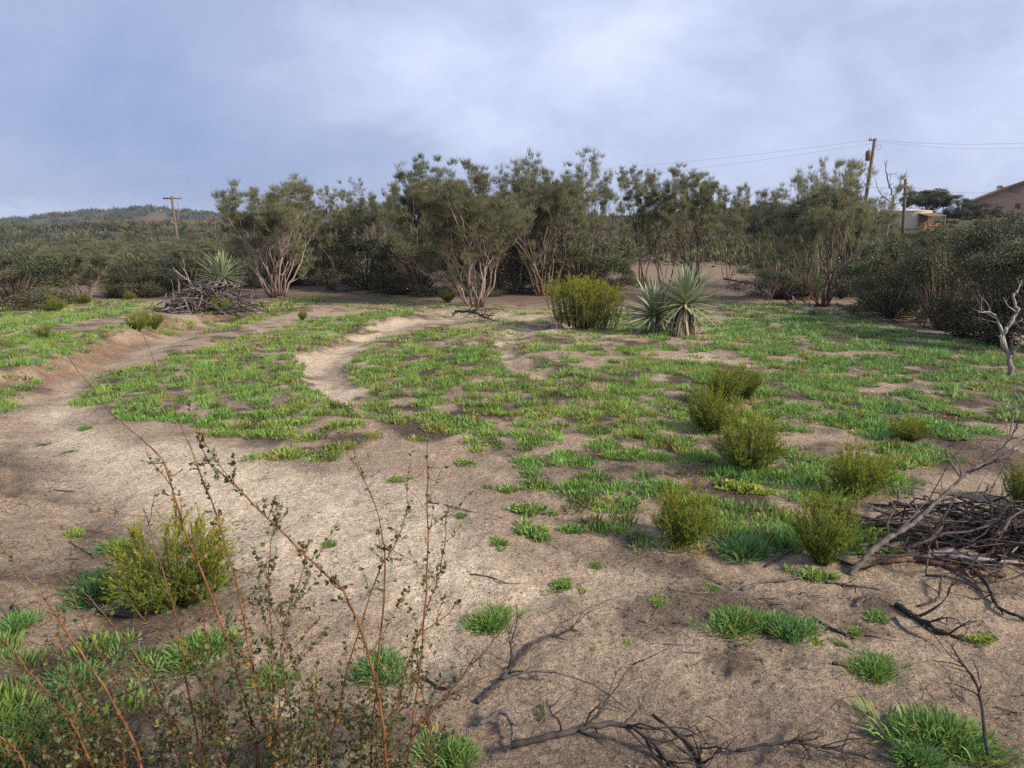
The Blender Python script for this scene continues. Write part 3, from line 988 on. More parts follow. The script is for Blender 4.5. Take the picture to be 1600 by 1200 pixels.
# --- the row of trees: (key, name, label, pixel x, base y, top y, half width, depth or None, turn)
TREES = [
    ('hero_l', 'redshank_tree', 'open tree with pale pink stems just right of the brush pile and its yucca', 432, 464, 280, 108, None, 0.4),
    ('hero_c', 'redshank_tree', 'broad many-stemmed tree with pale trunks fanning from one base left of the big feathery bush', 742, 478, 258, 128, None, 1.1),
    ('red1', 'redshank_tree', 'tall red-stemmed tree crowded against the right of the pale fanning trunks', 850, 462, 246, 92, None, 2.0),
    ('dark1', 'redshank_tree', 'dark-trunked tree behind the gap between feathery bush and yuccas', 1003, 448, 264, 78, None, 0.3),
    ('dark2', 'redshank_tree', 'dark-trunked tree directly above the right yucca in front of the tan field', 1082, 446, 262, 82, None, 4.0),
    ('thin2', 'redshank_tree', 'loose tree with one pale limb slanting left, right of the tan field', 1200, 470, 292, 66, None, 2.2),
    ('red2', 'redshank_tree', 'wide bushy tree with dark red stems fanning right, below the pole with the transformer', 1286, 478, 262, 98, None, 3.9),
    ('hero_l', 'redshank_tree', 'low rounded tree with red stems at the far left end of the clearing', 128, 471, 372, 84, None, 1.0),
    ('red1', 'redshank_tree', 'slim tree between the left open tree and the dark green shrub', 515, 458, 302, 52, 25.0, 0.8),
    ('thin1', 'redshank_tree', 'sparse tall tree poking above the dark green shrub', 585, 458, 284, 60, 27.0, 3.3),
    ('hero_c', 'redshank_tree', 'tree whose puffs rise behind the left side of the pale fanning trunks', 660, 455, 258, 80, 25.0, 3.0),
    ('thin1', 'redshank_tree', 'tall sparse tree whose top puff is the highest of the whole row', 808, 455, 244, 62, 24.0, 5.0),
    ('thin2', 'redshank_tree', 'thin tree filling the gap just left of the dark-trunked trees', 928, 450, 262, 58, 24.0, 1.5),
    ('thin1', 'redshank_tree', 'wispy tree standing between the two dark-trunked trees and farther back', 1040, 440, 268, 60, 27.0, 2.4),
    ('thin2', 'redshank_tree', 'wispy tree at the right end of the tan field', 1140, 440, 285, 45, 28.0, 0.2),
    ('thin1', 'redshank_tree', 'thin tree with two lone puffs above the red fanning stems', 1278, 440, 250, 58, 25.0, 0.9),
    ('red1', 'redshank_tree', 'olive tree standing in front of the foot of the transformer pole', 1342, 430, 316, 44, 27.0, 1.0),
    ('hero_l', 'redshank_tree', 'grey-stemmed tree leaning over the back of the yucca on the brush pile', 300, 440, 372, 60, 30.0, 2.0),
    ('red1', 'redshank_tree', 'brownish tree at the left edge of the photo behind the dark shrub', 20, 450, 382, 70, 32.0, 0.0),
    ('thin2', 'redshank_tree', 'grey twiggy tree between the low rounded tree and the brush pile', 235, 450, 376, 62, 31.0, 1.2),
    ('dark2', 'redshank_tree', 'dim tree deep behind the left open tree', 470, 440, 318, 60, 33.0, 1.2),
    ('dark1', 'redshank_tree', 'dim tree in the dip left of the central group', 560, 440, 322, 70, 36.0, 2.2),
    ('red2', 'redshank_tree', 'dim tree filling the centre behind the pale fanning trunks', 760, 440, 285, 110, 29.0, 3.2),
    ('dark2', 'redshank_tree', 'dim tree behind the tall red-stemmed tree', 880, 440, 300, 80, 31.0, 5.2),
]
G_TREE = 'redshank trees round the clearing'
for (k, nm, lab, px, by, ty, hw, yy, rz) in TREES:
    b, h, w = fit(px, by, ty, hw, yy)
    plant(k, nm, lab, 'tree', b, h, w, rz, G_TREE)

SHRUBS = [
    ('oak1', 'evergreen_shrub', 'dark green rounded shrub between the left open tree and the pale fanning trunks', 572, 452, 372, 62, None, 0.0),
    ('oak2', 'evergreen_shrub', 'dark shrub under the tall red-stemmed tree behind the feathery bush', 905, 448, 372, 66, 24.0, 1.0),
    ('oak3', 'evergreen_shrub', 'low bright leafy mound behind the feathery bush and in front of the dark trunks', 960, 452, 420, 32, None, 1.0),
    ('oak1', 'evergreen_shrub', 'black-green shrub at the left edge of the photo', 25, 480, 398, 82, None, 2.0),
    ('oak2', 'evergreen_shrub', 'dark shrub behind the left end of the brush pile', 222, 464, 408, 48, None, 3.0),
    ('oak3', 'evergreen_shrub', 'dark shrub right behind the yucca on the brush pile', 295, 458, 405, 55, 25.0, 3.6),
    ('oak1', 'evergreen_shrub', 'glossy green shrub at the left end of the thicket on the right', 1392, 497, 376, 60, None, 4.0),
    ('grey', 'evergreen_shrub', 'greyish twiggy shrub in the middle of the right thicket', 1470, 515, 362, 66, None, 0.4),
    ('oak2', 'evergreen_shrub', 'dark shrub of the right thicket behind the bleached dead branch', 1556, 535, 366, 78, None, 0.9),
    ('oak3', 'evergreen_shrub', 'dark shrub cut by the right edge of the photo', 1640, 548, 380, 80, None, 2.9),
    ('oak2', 'evergreen_shrub', 'yellowish green shrub below the water tank', 1440, 440, 372, 58, 22.0, 2.1),
    ('grey', 'evergreen_shrub', 'grey shrub below the house at the right edge', 1530, 440, 345, 70, 22.0, 1.1),
    ('oak1', 'evergreen_shrub', 'shrub high at the right edge hiding the foot of the house', 1606, 440, 340, 60, 24.0, 5.1),
    ('oak2', 'evergreen_shrub', 'dark shrub under the red fanning stems', 1225, 465, 398, 58, 21.5, 5.5),
    ('oak1', 'evergreen_shrub', 'dark shrub deep between the left open tree and the brush pile', 400, 450, 385, 50, 26.0, 0.5),
    ('oak3', 'evergreen_shrub', 'dark shrub behind the slim tree left of centre', 500, 448, 380, 50, 28.0, 0.9),
    ('oak2', 'evergreen_shrub', 'dark shrub low behind the left of the pale fanning trunks', 655, 455, 372, 62, 23.0, 1.7),
    ('oak1', 'evergreen_shrub', 'dark shrub low behind the middle of the pale fanning trunks', 775, 455, 366, 70, 23.5, 2.7),
    ('oak3', 'evergreen_shrub', 'dark shrub behind the foot of the tall red-stemmed tree', 850, 450, 372, 60, 24.5, 4.4),
    ('oak1', 'evergreen_shrub', 'dark shrub left of the low rounded tree', 60, 470, 412, 50, 27.0, 4.4),
    ('oak3', 'evergreen_shrub', 'dark shrub between the low rounded tree and the twiggy tree', 180, 466, 412, 45, 28.0, 5.0),
    ('oak3', 'evergreen_shrub', 'dark shrub filling the front of the right thicket just right of the red fanning stems', 1372, 488, 400, 46, 18.0, 1.9),
    ('oak2', 'evergreen_shrub', 'dark shrub at the front of the right thicket left of the grey twiggy one', 1432, 505, 392, 52, 16.5, 0.2),
    ('oak1', 'evergreen_shrub', 'dark shrub at the front of the right thicket right of the grey twiggy one', 1512, 520, 385, 58, 14.5, 2.6),
    ('oak1', 'evergreen_shrub', 'dull green shrub in the second row of the right thicket under the lean-to', 1480, 440, 364, 50, 26.0, 1.5),
    ('oak3', 'evergreen_shrub', 'dull green shrub in the second row of the right thicket under the short pole', 1405, 440, 378, 50, 25.0, 3.5),
    ('oak3', 'evergreen_shrub', 'olive shrub in the second row of the right thicket below the house corner', 1560, 440, 350, 60, 27.0, 0.7),
]
for (k, nm, lab, px, by, ty, hw, yy, rz) in SHRUBS:
    b, h, w = fit(px, by, ty, hw, yy)
    plant(k, nm, lab, 'shrub', b, h, w, rz, 'evergreen shrubs behind the clearing')

# --- young feathery bushes
proto_needle('n1', seed=1, nb=120, sub=8, need=26, spread=66, yellow=1.0)
proto_needle('n2', seed=2, nb=115, sub=8, need=26, spread=62, yellow=.9)
proto_needle('n3', seed=3, nb=95, sub=8, need=24, spread=46, yellow=.6)
proto_needle('n4', seed=4, nb=140, sub=8, need=26, spread=74, yellow=1.0, nlen=.045, nw=.0115)
proto_needle('big', seed=5, nb=210, sub=6, need=30, spread=15, yellow=.8, nlen=.055, nw=.008, round_=.10, base_r=.62)
BUSHES = [
    ('big', 'big bright green feathery bush left of the two yuccas', 912, 512, 436, 60, 0.2),
    ('n3', 'feathery bush farthest up the row, left plume leaning over its neighbours', 1132, 628, 572, 34, 0.4),
    ('n3', 'slim feathery bush at the back right of the row of young bushes', 1166, 622, 570, 24, 2.0),
    ('n2', 'olive feathery bush touching the left of the row, second from the front', 1112, 676, 612, 40, 1.4),
    ('n1', 'largest yellow-tipped bush of the row, just above the leafy yellow-green clump', 1168, 736, 640, 52, 3.0),
    ('n4', 'rounded yellow-tipped bush alone to the right of the row', 1338, 770, 692, 50, 0.5),
    ('n2', 'small dark feathery bush on bare soil far right with yellow flowers at its foot', 1420, 688, 652, 32, 4.2),
    ('n1', 'round olive bush at the near left end of the mats on the right', 1070, 848, 752, 52, 5.0),
    ('n3', 'loose yellowish bush beside the fallen grey limb', 1284, 880, 768, 56, 0.1),
    ('n4', 'bushy yellow-green plant behind the orange shoots in the left foreground', 272, 944, 806, 96, 2.2),
    ('n4', 'dark round bush at the far left in front of the low rounded tree', 86, 485, 462, 14, 1.0),
    ('n3', 'pale olive bush, left one of the pair below the brush pile', 216, 517, 488, 17, 2.0),
    ('n3', 'pale olive bush, right one of the pair below the brush pile', 240, 514, 485, 17, 3.0),
    ('n2', 'small green bush at the right front of the brush pile', 346, 490, 466, 16, 3.6),
    ('n3', 'faint yellowish bush alone on the left mound', 69, 530, 507, 12, 0.3),
    ('n2', 'green bush behind the left end of the brush pile under a dead branch', 268, 456, 432, 16, 1.3),
    ('n2', 'tiny dark bush at the foot of the low rounded tree', 134, 474, 458, 9, 2.6),
    ('n4', 'tiny dark bush on the sandy strip right of the low rounded tree', 203, 468, 454, 9, 0.6),
    ('n3', 'wispy brownish bush among the mats below the left open tree', 473, 500, 484, 8, 0.9),
    ('n2', 'yellowish bush cut by the right edge above the dark tangle', 1596, 790, 722, 30, 0.8),
    ('n3', 'small plume beside the bare soil at the foot of the pale fanning trunks', 700, 472, 452, 14, 1.9),
]
for (k, lab, px, by, ty, hw, rz) in BUSHES:
    b, h, w = fit(px, by, ty, hw)
    plant(k, 'feathery_bush', lab, 'bush', b - np.array([0, 0, .01]), h, w, rz, 'young feathery bushes on the clearing')

# ------------------------------------------------------------------ yuccas


def sword(length=1.0, width=0.05, droop=0.05, seg=5, seed=0):
    """stiff channelled leaf pointing along +X"""
    mb = MB(); rng = np.random.default_rng(seed)
    u = np.linspace(0, 1, seg)
    w = width * np.array([0.55, 1.0, 0.92, 0.6, 0.04])
    x = u * length; z = -droop * u ** 2
    ctr = np.stack([x, np.zeros(seg), z], 1)
    l = ctr + np.stack([np.zeros(seg), w / 2, w * .22], 1); r = ctr + np.stack([np.zeros(seg), -w / 2, w * .22], 1)
    V = np.concatenate([l, ctr, r]); i = np.arange(seg - 1)
    Q = np.concatenate([np.stack([i, i + seg, i + seg + 1, i + 1], 1), np.stack([i + seg, i + 2 * seg, i + 2 * seg + 1, i + seg + 1], 1)])
    mb.add(V, Q, None, (1, 1, 1))
    # thin second skin gives the leaf thickness
    mb.add(V - np.array([0, 0, width * .12]), Q[:, ::-1], None, (.85, .9, .85))
    return mb


SW = [sword(1, .055, .02, seed=1).mesh('leaf', M['yucca']), sword(1, .05, .19, seed=2).mesh('leaf', M['yucca']), sword(1, .06, -.03, seed=3).mesh('leaf', M['yucca'])]
DW = [sword(1, .06, .25, seed=4).mesh('dry_leaf', M['dry_leaf']), sword(1, .05, .5, seed=5).mesh('dry_leaf', M['dry_leaf'])]


def yucca(label, base, head_z, length, n, ndry, seed, tilt=(0, 0), up=0.9, trunk_r=.10, dry_len=.6):
    rng = np.random.default_rng(seed)
    t = thing('yucca', label, 'yucca', tuple(base), 0, 'yuccas')
    tr = MB()
    top = np.array([tilt[0] * head_z, tilt[1] * head_z, head_z])
    tr.tube(spline([[0, 0, -.05], top * .5, top], 7), trunk_r * np.array([1.2, 1, .95, .95, .9, .9, .7]), 9, (.5, .42, .36))
    tr.build('trunk', M['dead'], t)
    for i in range(n):
        th = i * 2.399963 + rng.normal(0, .15)
        f = (i + .5) / n                       # 0 = centre, upright
        el = R(86 - 108 * f ** (1.0 / up)) + rng.normal(0, .13)
        o = link('leaf', SW[rng.integers(3)], t)
        L_ = length * rng.uniform(.8, 1.08) * (0.86 + .14 * math.sin(PI * f))
        o.scale = (L_, rng.uniform(1.0, 1.4) * length, length)
        o.rotation_euler = (0, -el, th)
        o.location = tuple(top + np.array([math.cos(th), math.sin(th), 0]) * trunk_r * .35 + np.array([0, 0, -.10 * f]))
    for i in range(ndry):
        th = i * 2.399963 + rng.normal(0, .3); f = i / max(1, ndry)
        o = link('dry_leaf', DW[rng.integers(2)], t)
        L_ = dry_len * rng.uniform(.6, 1.1)
        o.scale = (L_, L_ * rng.uniform(.7, 1.2), L_)
        o.rotation_euler = (0, R(rng.uniform(34, 86)), th)
        hz = head_z * (0.35 + .6 * (1 - f)) + .02
        p = top * (hz / head_z)
        o.location = (p[0] + math.cos(th) * trunk_r * .8, p[1] + math.sin(th) * trunk_r * .8, hz)
    return t


b1 = gp(1026, 520)
sy = b1[1] / F
yucca('left of the two grey-green yuccas beside the big feathery bush, upright leaves', b1, 34 * sy, 66 * sy, 90, 70, 1, (-.12, 0), 1.1, .09, 40 * sy)
b2 = gp(1066, 524)
yucca('right of the two grey-green yuccas, wider star of leaves over a dry skirt', b2, 54 * sy, 62 * sy, 110, 110, 2, (.06, 0), .85, .10, 52 * sy)
b3 = gp(338, 478) + np.array([0, 0.5, 0])
s3 = b3[1] / F
yucca('blue-green yucca rising out of the back of the grey brush pile', b3, 44 * s3, 44 * s3, 110, 40, 3, (0, 0), 0.72, .12, 26 * s3)


# ------------------------------------------------------------------ dead wood
def crooked(rng, p, d, ln, k=7, wob=.18, up=0.0):
    pts = [np.array(p, float)]; dd = unit(d)
    for i in range(k - 1):
        dd = unit(dd + rng.normal(0, wob, 3) + np.array([0, 0, up]))
        pts.append(pts[-1] + dd * ln / (k - 1))
    return np.array(pts)


def limb(mb, P, r0, r1, rng, ntw=4, tw=.3, n=6, col=(1, 1, 1), lev=1, up=.15, wob=.22):
    """a bough through P with crooked twigs"""
    k = max(12, len(P) * 6)
    Q = spline(P, k) + np.vstack([np.zeros(3), rng.normal(0, r0 * .22, (k - 1, 3))])
    c = np.asarray(col) * rng.uniform(.8, 1.2, (k, 1))
    mb.tube(Q, np.linspace(r0, r1, k) * rng.uniform(.85, 1.15, k), n, c)
    tot = np.linalg.norm(Q[-1] - Q[0])
    for t in range(ntw):
        i = rng.integers(k // 4, k)
        ax = unit(Q[min(i, k - 1)] - Q[max(0, i - 2)])
        d = unit(ax + rdir(rng) * .9 + np.array([0, 0, up]))
        l2 = tw * rng.uniform(.4, 1.1)
        W = crooked(rng, Q[i], d, l2, 6, wob, -.04)
        rr = max(.0012, (r0 + (r1 - r0) * i / k) * .55)
        mb.tube(W, np.linspace(rr, rr * .3, 6), max(3, n - 2), np.asarray(col) * rng.uniform(.7, 1.15))
        if lev > 0:
            for q in range(2):
                j = rng.integers(2, 6)
                W2 = crooked(rng, W[j], unit(d + rdir(rng)), l2 * .5, 4, wob, 0)
                mb.tube(W2, np.linspace(rr * .5, rr * .2, 4), 3, np.asarray(col) * rng.uniform(.7, 1.15))


def ground_pts(pix, lifts):
    out = []
    for (px, py), l in zip(pix, lifts):
        p = gp(px, py); p[2] += l
        out.append(p)
    return np.array(out)


def dead_branch(label, pix, r0, r1, lifts=None, mat='char', ntw=4, tw=.2, seed=0, lev=1, name='dead_branch', group='dead branches lying on the soil', col=(1, 1, 1), up=.1):
    rng = np.random.default_rng(seed + 100)
    lifts = lifts if lifts is not None else [r0 * .6] * len(pix)
    P = ground_pts(pix, lifts)
    c = P.mean(0); c[2] = H1(c[0], c[1])
    mb = MB(); limb(mb, P - c, r0 * .72, r1 * .72, rng, int(ntw * 1.5), tw, 6, col, lev, up)
    o = mb.build(name, M[mat])
    o.location = tuple(c)
    return tag(o, label, 'branch', group)


# the grey brush pile round the left yucca
def brush_pile(label, base, size, n, seed, mat='dead', rmin=.012, rmax=.035, lenr=(.7, 1.6), flatness=.5, cols=(.3, 1.1), along=1.0):
    rng = np.random.default_rng(seed)
    t = thing('brush_pile', label, 'brush pile', tuple(base), 0, 'brush piles')
    sx, sy_, sz = size
    for i in range(n):
        u = rng.normal(0, .42, 2); q = np.clip(1 - (u[0] ** 2 + u[1] ** 2), 0.05, 1)
        z = rng.uniform(0.02, 1) * q * sz * .85
        th = rng.uniform(-PI / 2, PI / 2) * along
        d = np.array([math.cos(th), math.sin(th) * .6, rng.normal(0, .28 * flatness)])
        ln = rng.uniform(*lenr)
        c = np.array([u[0] * sx, u[1] * sy_, z])
        p0 = c - unit(d) * ln * .5
        P = crooked(rng, p0, d, ln, 7, .26)
        gz = height(P[:, 0] + base[0], P[:, 1] + base[1]) - base[2]
        P[:, 2] = np.maximum(np.minimum(P[:, 2], gz + sz * (.55 + .75 * q)), gz + .01)
        r = rng.uniform(rmin, rmax)
        mb = MB(); mb.tube(P, np.linspace(r, r * .45, 7), 5, np.array([1, .96, .95]) * rng.uniform(*cols))
        if rng.random() < .5:
            j = rng.integers(2, 5)
            mb.tube(crooked(rng, P[j], unit(d + rdir(rng) * .8 + np.array([0, 0, .2])), ln * .45, 5, .2), np.linspace(r * .5, r * .2, 5), 4, (1, .96, .95))
        mb.build('branch', M[mat], t)
    return t


bp = gp(318, 488)
sp = bp[1] / F
brush_pile('heap of grey dead branches around the blue-green yucca at the back left', bp + np.array([0, .5, 0]), (76 * sp, .9, 42 * sp), 210, 5, 'dead', .012, .034, (.45, 1.1), .9, (.18, .75))
bp2 = gp(1540, 850)
brush_pile('dark tangle of dead branches at the right edge beside the fallen grey limb', bp2 + np.array([0.15, 0, 0]), (.85, .30, .17), 150, 6, 'char', .003, .0105, (.35, 1.15), .35, (.5, 1.9), .8)

dead_branch('long charred branch lying from the lower middle up to a small sprouting tuft', [(745, 1100), (775, 1075), (800, 1045), (840, 1005), (900, 985)], .016, .006, None, 'char', 9, .25, 1)
dead_branch('thin charred branch curving left with an upturned end in the lower middle', [(660, 1060), (690, 1078), (715, 1075), (740, 1050)], .008, .004, [.01, .01, .02, .06], 'char', 4, .15, 2)
dead_branch('long bent twig arching right from the charred branch', [(780, 1068), (840, 1070), (920, 1085), (985, 1115)], .007, .003, [.02, .06, .05, .01], 'dead', 3, .12, 3, col=(.6, .6, .62))
dead_branch('short hooked grey stub near the bottom middle', [(750, 1138), (785, 1133), (800, 1150), (800, 1180)], .015, .007, [.02, .05, .04, .02], 'dead', 1, .1, 4, col=(.5, .5, .52))
dead_branch('charred branching stick running down right at the bottom middle', [(1020, 1118), (1060, 1150), (1085, 1175), (1100, 1205)], .006, .015, None, 'char', 9, .2, 5)
dead_branch('thick grey branch along the bottom edge in the middle', [(800, 1185), (880, 1178), (960, 1162), (1010, 1172), (1040, 1195)], .016, .010, [.05, .08, .08, .05, .02], 'dead', 14, .28, 6, col=(.32, .30, .31))
dead_branch('dark branching stick along the bottom edge right of the middle', [(1150, 1185), (1230, 1180), (1290, 1190), (1350, 1195)], .008, .006, [.03, .05, .05, .04], 'char', 12, .22, 7)
dead_branch('thin pale stick rising right at the bottom right of the middle', [(1200, 1200), (1260, 1160), (1310, 1130)], .006, .003, [.02, .06, .1], 'dead', 5, .15, 8, col=(.6, .55, .55))
dead_branch('dark forked twigs standing in the grass clump at the bottom right', [(1540, 1200), (1520, 1130), (1490, 1070), (1482, 1040)], .009, .003, [.05, .14, .12, .1], 'char', 6, .2, 9, up=.3)
dead_branch('charred stick below the right tussock pair', [(1270, 968), (1300, 985), (1335, 1000)], .012, .008, None, 'char', 2, .1, 10)
dead_branch('black stick sticking out left of the strappy tussock at the lower right', [(1300, 1038), (1330, 1046), (1362, 1052)], .009, .006, None, 'char', 0, .1, 11)
dead_branch('grey pale branch lying on bare soil above the tussock pair', [(1160, 924), (1190, 912), (1230, 908), (1255, 903)], .014, .006, None, 'dead', 2, .15, 12, col=(.8, .78, .78))
dead_branch('flat thin stick on the sand left of the pale branch', [(1045, 922), (1080, 927), (1115, 928)], .008, .006, None, 'dead', 0, .1, 13, col=(.6, .55, .5))
dead_branch('dark log lying right of the tussock pair', [(1400, 948), (1430, 968), (1465, 990), (1500, 1000)], .022, .012, None, 'char', 5, .2, 14)
dead_branch('pale thin root curving beside the dark log', [(1398, 965), (1415, 985), (1450, 1003)], .008, .005, None, 'dead', 1, .1, 15)
dead_branch('dark curved branch dropping from the tangle to the right edge', [(1505, 892), (1540, 920), (1560, 955), (1600, 972)], .016, .010, [.05, .03, .02, .02], 'char', 4, .2, 16)
dead_branch('thin dark hooked branch on the soil below the tangle', [(1435, 950), (1465, 940), (1470, 915), (1500, 905)], .009, .006, [.01, .02, .05, .04], 'char', 3, .15, 17)
dead_branch('reddish log half hidden under the pale fork', [(1375, 882), (1430, 878), (1500, 895), (1570, 905)], .026, .018, None, 'dead', 3, .2, 18, col=(.75, .5, .45))
dead_branch('short grey twig fork on the soil below the fallen limb', [(1338, 950), (1355, 940), (1385, 930)], .009, .005, [.01, .03, .03], 'dead', 2, .1, 19)
dead_branch('dark stick on the soil below the loose yellowish bush', [(1290, 912), (1330, 917), (1370, 922)], .010, .006, None, 'char', 2, .12, 20)
dead_branch('curved grey twig on the sand in the centre foreground', [(735, 898), (765, 902), (790, 912), (812, 912)], .006, .003, None, 'dead', 0, .1, 21, col=(.7, .6, .5))
dead_branch('dark stick on the sand at the edge of the centre mats', [(672, 786), (700, 791), (735, 800)], .008, .004, None, 'char', 1, .1, 22)
dead_branch('small dark log behind the blue-green grass in the left foreground', [(128, 935), (160, 960), (205, 965)], .020, .012, None, 'dead', 1, .1, 23, col=(.4, .4, .42))
dead_branch('dark curled root at the left edge of the photo', [(20, 950), (35, 965), (65, 972)], .016, .010, None, 'char', 0, .1, 24)
dead_branch('dark splinter on the left sand', [(85, 766), (100, 768), (116, 769)], .008, .004, None, 'char', 1, .08, 25)
dead_branch('thin grey stick on the left bank', [(108, 848), (130, 860), (148, 873)], .006, .004, None, 'dead', 0, .08, 26, col=(.4, .35, .35))
dead_branch('charred broken twigs at the foot of the pale fanning trunks', [(712, 490), (740, 496), (765, 502)], .05, .02, [.05, .12, .04], 'char', 12, .6, 27, up=.25)
dead_branch('pale wood piece lying below the red fanning stems', [(1296, 492), (1306, 487), (1314, 484)], .04, .02, None, 'dead', 2, .2, 28, col=(1.7, 1.6, 1.6))
dead_branch('pale stick at the foot of the right thicket', [(1440, 513), (1450, 506), (1458, 500)], .03, .02, [.02, .1, .2], 'dead', 1, .2, 29, col=(1.5, 1.45, 1.45))
dead_branch('long low dead limb at the foot of the right thicket', [(1490, 508), (1520, 522), (1550, 530), (1580, 535)], .03, .02, [.2, .15, .1, .05], 'dead', 7, .7, 30)

dead_branch('grey dead branches arching low left of the pale fanning trunks', [(640, 462), (665, 430), (700, 408), (735, 400)], .04, .015, [0, .1, .2, .2], 'dead', 10, 1.0, 31, up=.1)
dead_branch('tangle of thin grey twigs at the foot of the dark green rounded shrub', [(610, 460), (590, 440), (560, 425)], .03, .01, [0, .1, .2], 'dead', 12, .9, 32)
dead_branch('reddish dead limb lying across the shade right of the yuccas', [(1130, 448), (1160, 452), (1200, 455), (1240, 462)], .05, .03, [.3, .25, .25, .2], 'dead', 8, .9, 33, col=(.7, .45, .4))
dead_branch('grey dead limb slanting in the shade under the loose tree', [(1245, 482), (1230, 455), (1215, 430), (1185, 395)], .045, .02, [0, .2, .3, .3], 'dead', 10, .9, 34, col=(.9, .85, .85))
dead_branch('fan of grey dead twigs left of the red fanning stems', [(1270, 482), (1255, 462), (1240, 448)], .03, .01, [0, .15, .25], 'dead', 14, .9, 35, col=(.8, .75, .75))
dead_branch('bleached twigs low in the front of the right thicket', [(1400, 500), (1430, 488), (1470, 480)], .03, .012, [.1, .3, .4], 'dead', 12, .8, 36, col=(1.1, 1.05, 1.05))


def limb_thing(name, label, branches, mat, seed, group, cols=(1, 1, 1)):
    """one dead limb with several boughs traced in depth; branches = (points, r0, r1, twigs, twig length)"""
    rng = np.random.default_rng(seed)
    c = np.array(branches[0][0][0], float)
    c[2] = H1(c[0], c[1])
    t = thing(name, label, 'dead limb', tuple(c), 0, group)
    for (P, r0, r1, ntw, tw) in branches:
        mb = MB(); limb(mb, np.array(P) - c, r0, r1, rng, ntw, tw, 6, cols, 1, .2)
        mb.build('bough', M[mat], t)
    return t


g = gp(1328, 898)
y0 = g[1]
limb_thing('fallen_limb', 'long grey fallen limb rising from the soil towards the right edge', [
    ([g, at(1375, 850, y0 + .12), at(1428, 816, y0 + .25), at(1470, 778, y0 + .35), at(1512, 738, y0 + .45)], .018, .008, 7, .35),
    ([at(1512, 738, y0 + .45), at(1540, 722, y0 + .5), at(1575, 690, y0 + .5), at(1595, 650, y0 + .5)], .009, .003, 9, .35),
    ([at(1500, 745, y0 + .42), at(1480, 710, y0 + .3), at(1478, 690, y0 + .25)], .005, .002, 4, .2),
    ([at(1520, 735, y0 + .45), at(1560, 720, y0 + .35), at(1590, 728, y0 + .3)], .007, .003, 5, .25)], 'dead', 71, 'fallen limbs', (.8, .76, .76))
g = gp(1480, 880)
limb_thing('fallen_limb', 'bleached forked limb lying over the dark tangle at the right edge', [
    ([at(1440, 868, g[1]), at(1490, 862, g[1]), at(1550, 872, g[1] + .05), at(1620, 885, g[1] + .1)], .018, .014, 2, .2),
    ([at(1462, 868, g[1]), at(1510, 872, g[1] - .08), at(1590, 878, g[1] - .1)], .014, .010, 2, .2)], 'dead', 72, 'fallen limbs', (1.7, 1.65, 1.7))
g = gp(1578, 590)
yb = g[1]
limb_thing('dead_shrub', 'bleached bare dead shrub standing at the right edge before the thicket', [
    ([g, at(1578, 562, yb), at(1565, 530, yb), at(1578, 505, yb), at(1590, 485, yb), at(1583, 462, yb), at(1592, 455, yb)], .035, .012, 3, .3),
    ([at(1574, 552, yb), at(1562, 510, yb + .1), at(1552, 490, yb + .1), at(1530, 488, yb)], .022, .006, 6, .25),
    ([at(1578, 556, yb), at(1592, 538, yb - .1), at(1612, 530, yb - .1)], .022, .010, 4, .3),
    ([at(1588, 488, yb), at(1575, 478, yb), at(1568, 465, yb)], .010, .004, 2, .15)], 'dead', 73, 'bare dead shrubs', (1.7, 1.65, 1.65))
g = gp(1575, 690)
limb_thing('dead_shrub', 'thin grey dry stems standing at the right edge above the fallen limb', [
    ([g, at(1583, 650, g[1]), at(1585, 610, g[1]), at(1592, 585, g[1])], .007, .003, 4, .2),
    ([g, at(1572, 660, g[1]), at(1560, 630, g[1]), at(1556, 610, g[1])], .005, .002, 5, .15)], 'dead', 74, 'bare dead shrubs', (1.3, 1.2, 1.15))
g = gp(300, 468)
limb_thing('dead_branch', 'bare grey branch rising from the brush pile left of the yucca', [
    ([at(302, 455, g[1]), at(296, 440, g[1]), at(280, 428, g[1]), at(270, 418, g[1])], .04, .015, 3, .5),
    ([at(296, 440, g[1]), at(290, 425, g[1]), at(284, 418, g[1])], .025, .01, 2, .4)], 'dead', 75, 'fallen limbs', (1, .95, .95))

# ------------------------------------------------------------------ separate tufts on the sand
TUFTS = []


def proto_tuft(seed, n, rad, hgt, w, strap, mode=3, bend=.12, cols=(1, 1, 1)):
    rng = np.random.default_rng(seed)
    mb = MB()
    k = max(1, int(n / 14))
    for q in range(k):
        c = rng.normal(0, rad * .42, 2)
        B, D, Ln, W = tuft_arrays(rng, 26, rad * .5, hgt * rng.uniform(.7, 1.1), w, strap)
        B[:, :2] += c
        D[:, :2] += c / rad * .35
        blades(mb, B, D, Ln, W * 1.25, np.where(rng.random((26, 1)) < .07, np.array([1.5, .95, .75]), np.array(cols)) * rng.uniform(.6, 1.25, (26, 1)), rng, mode, bend)
    return mb.mesh('foliage', M['cover'])


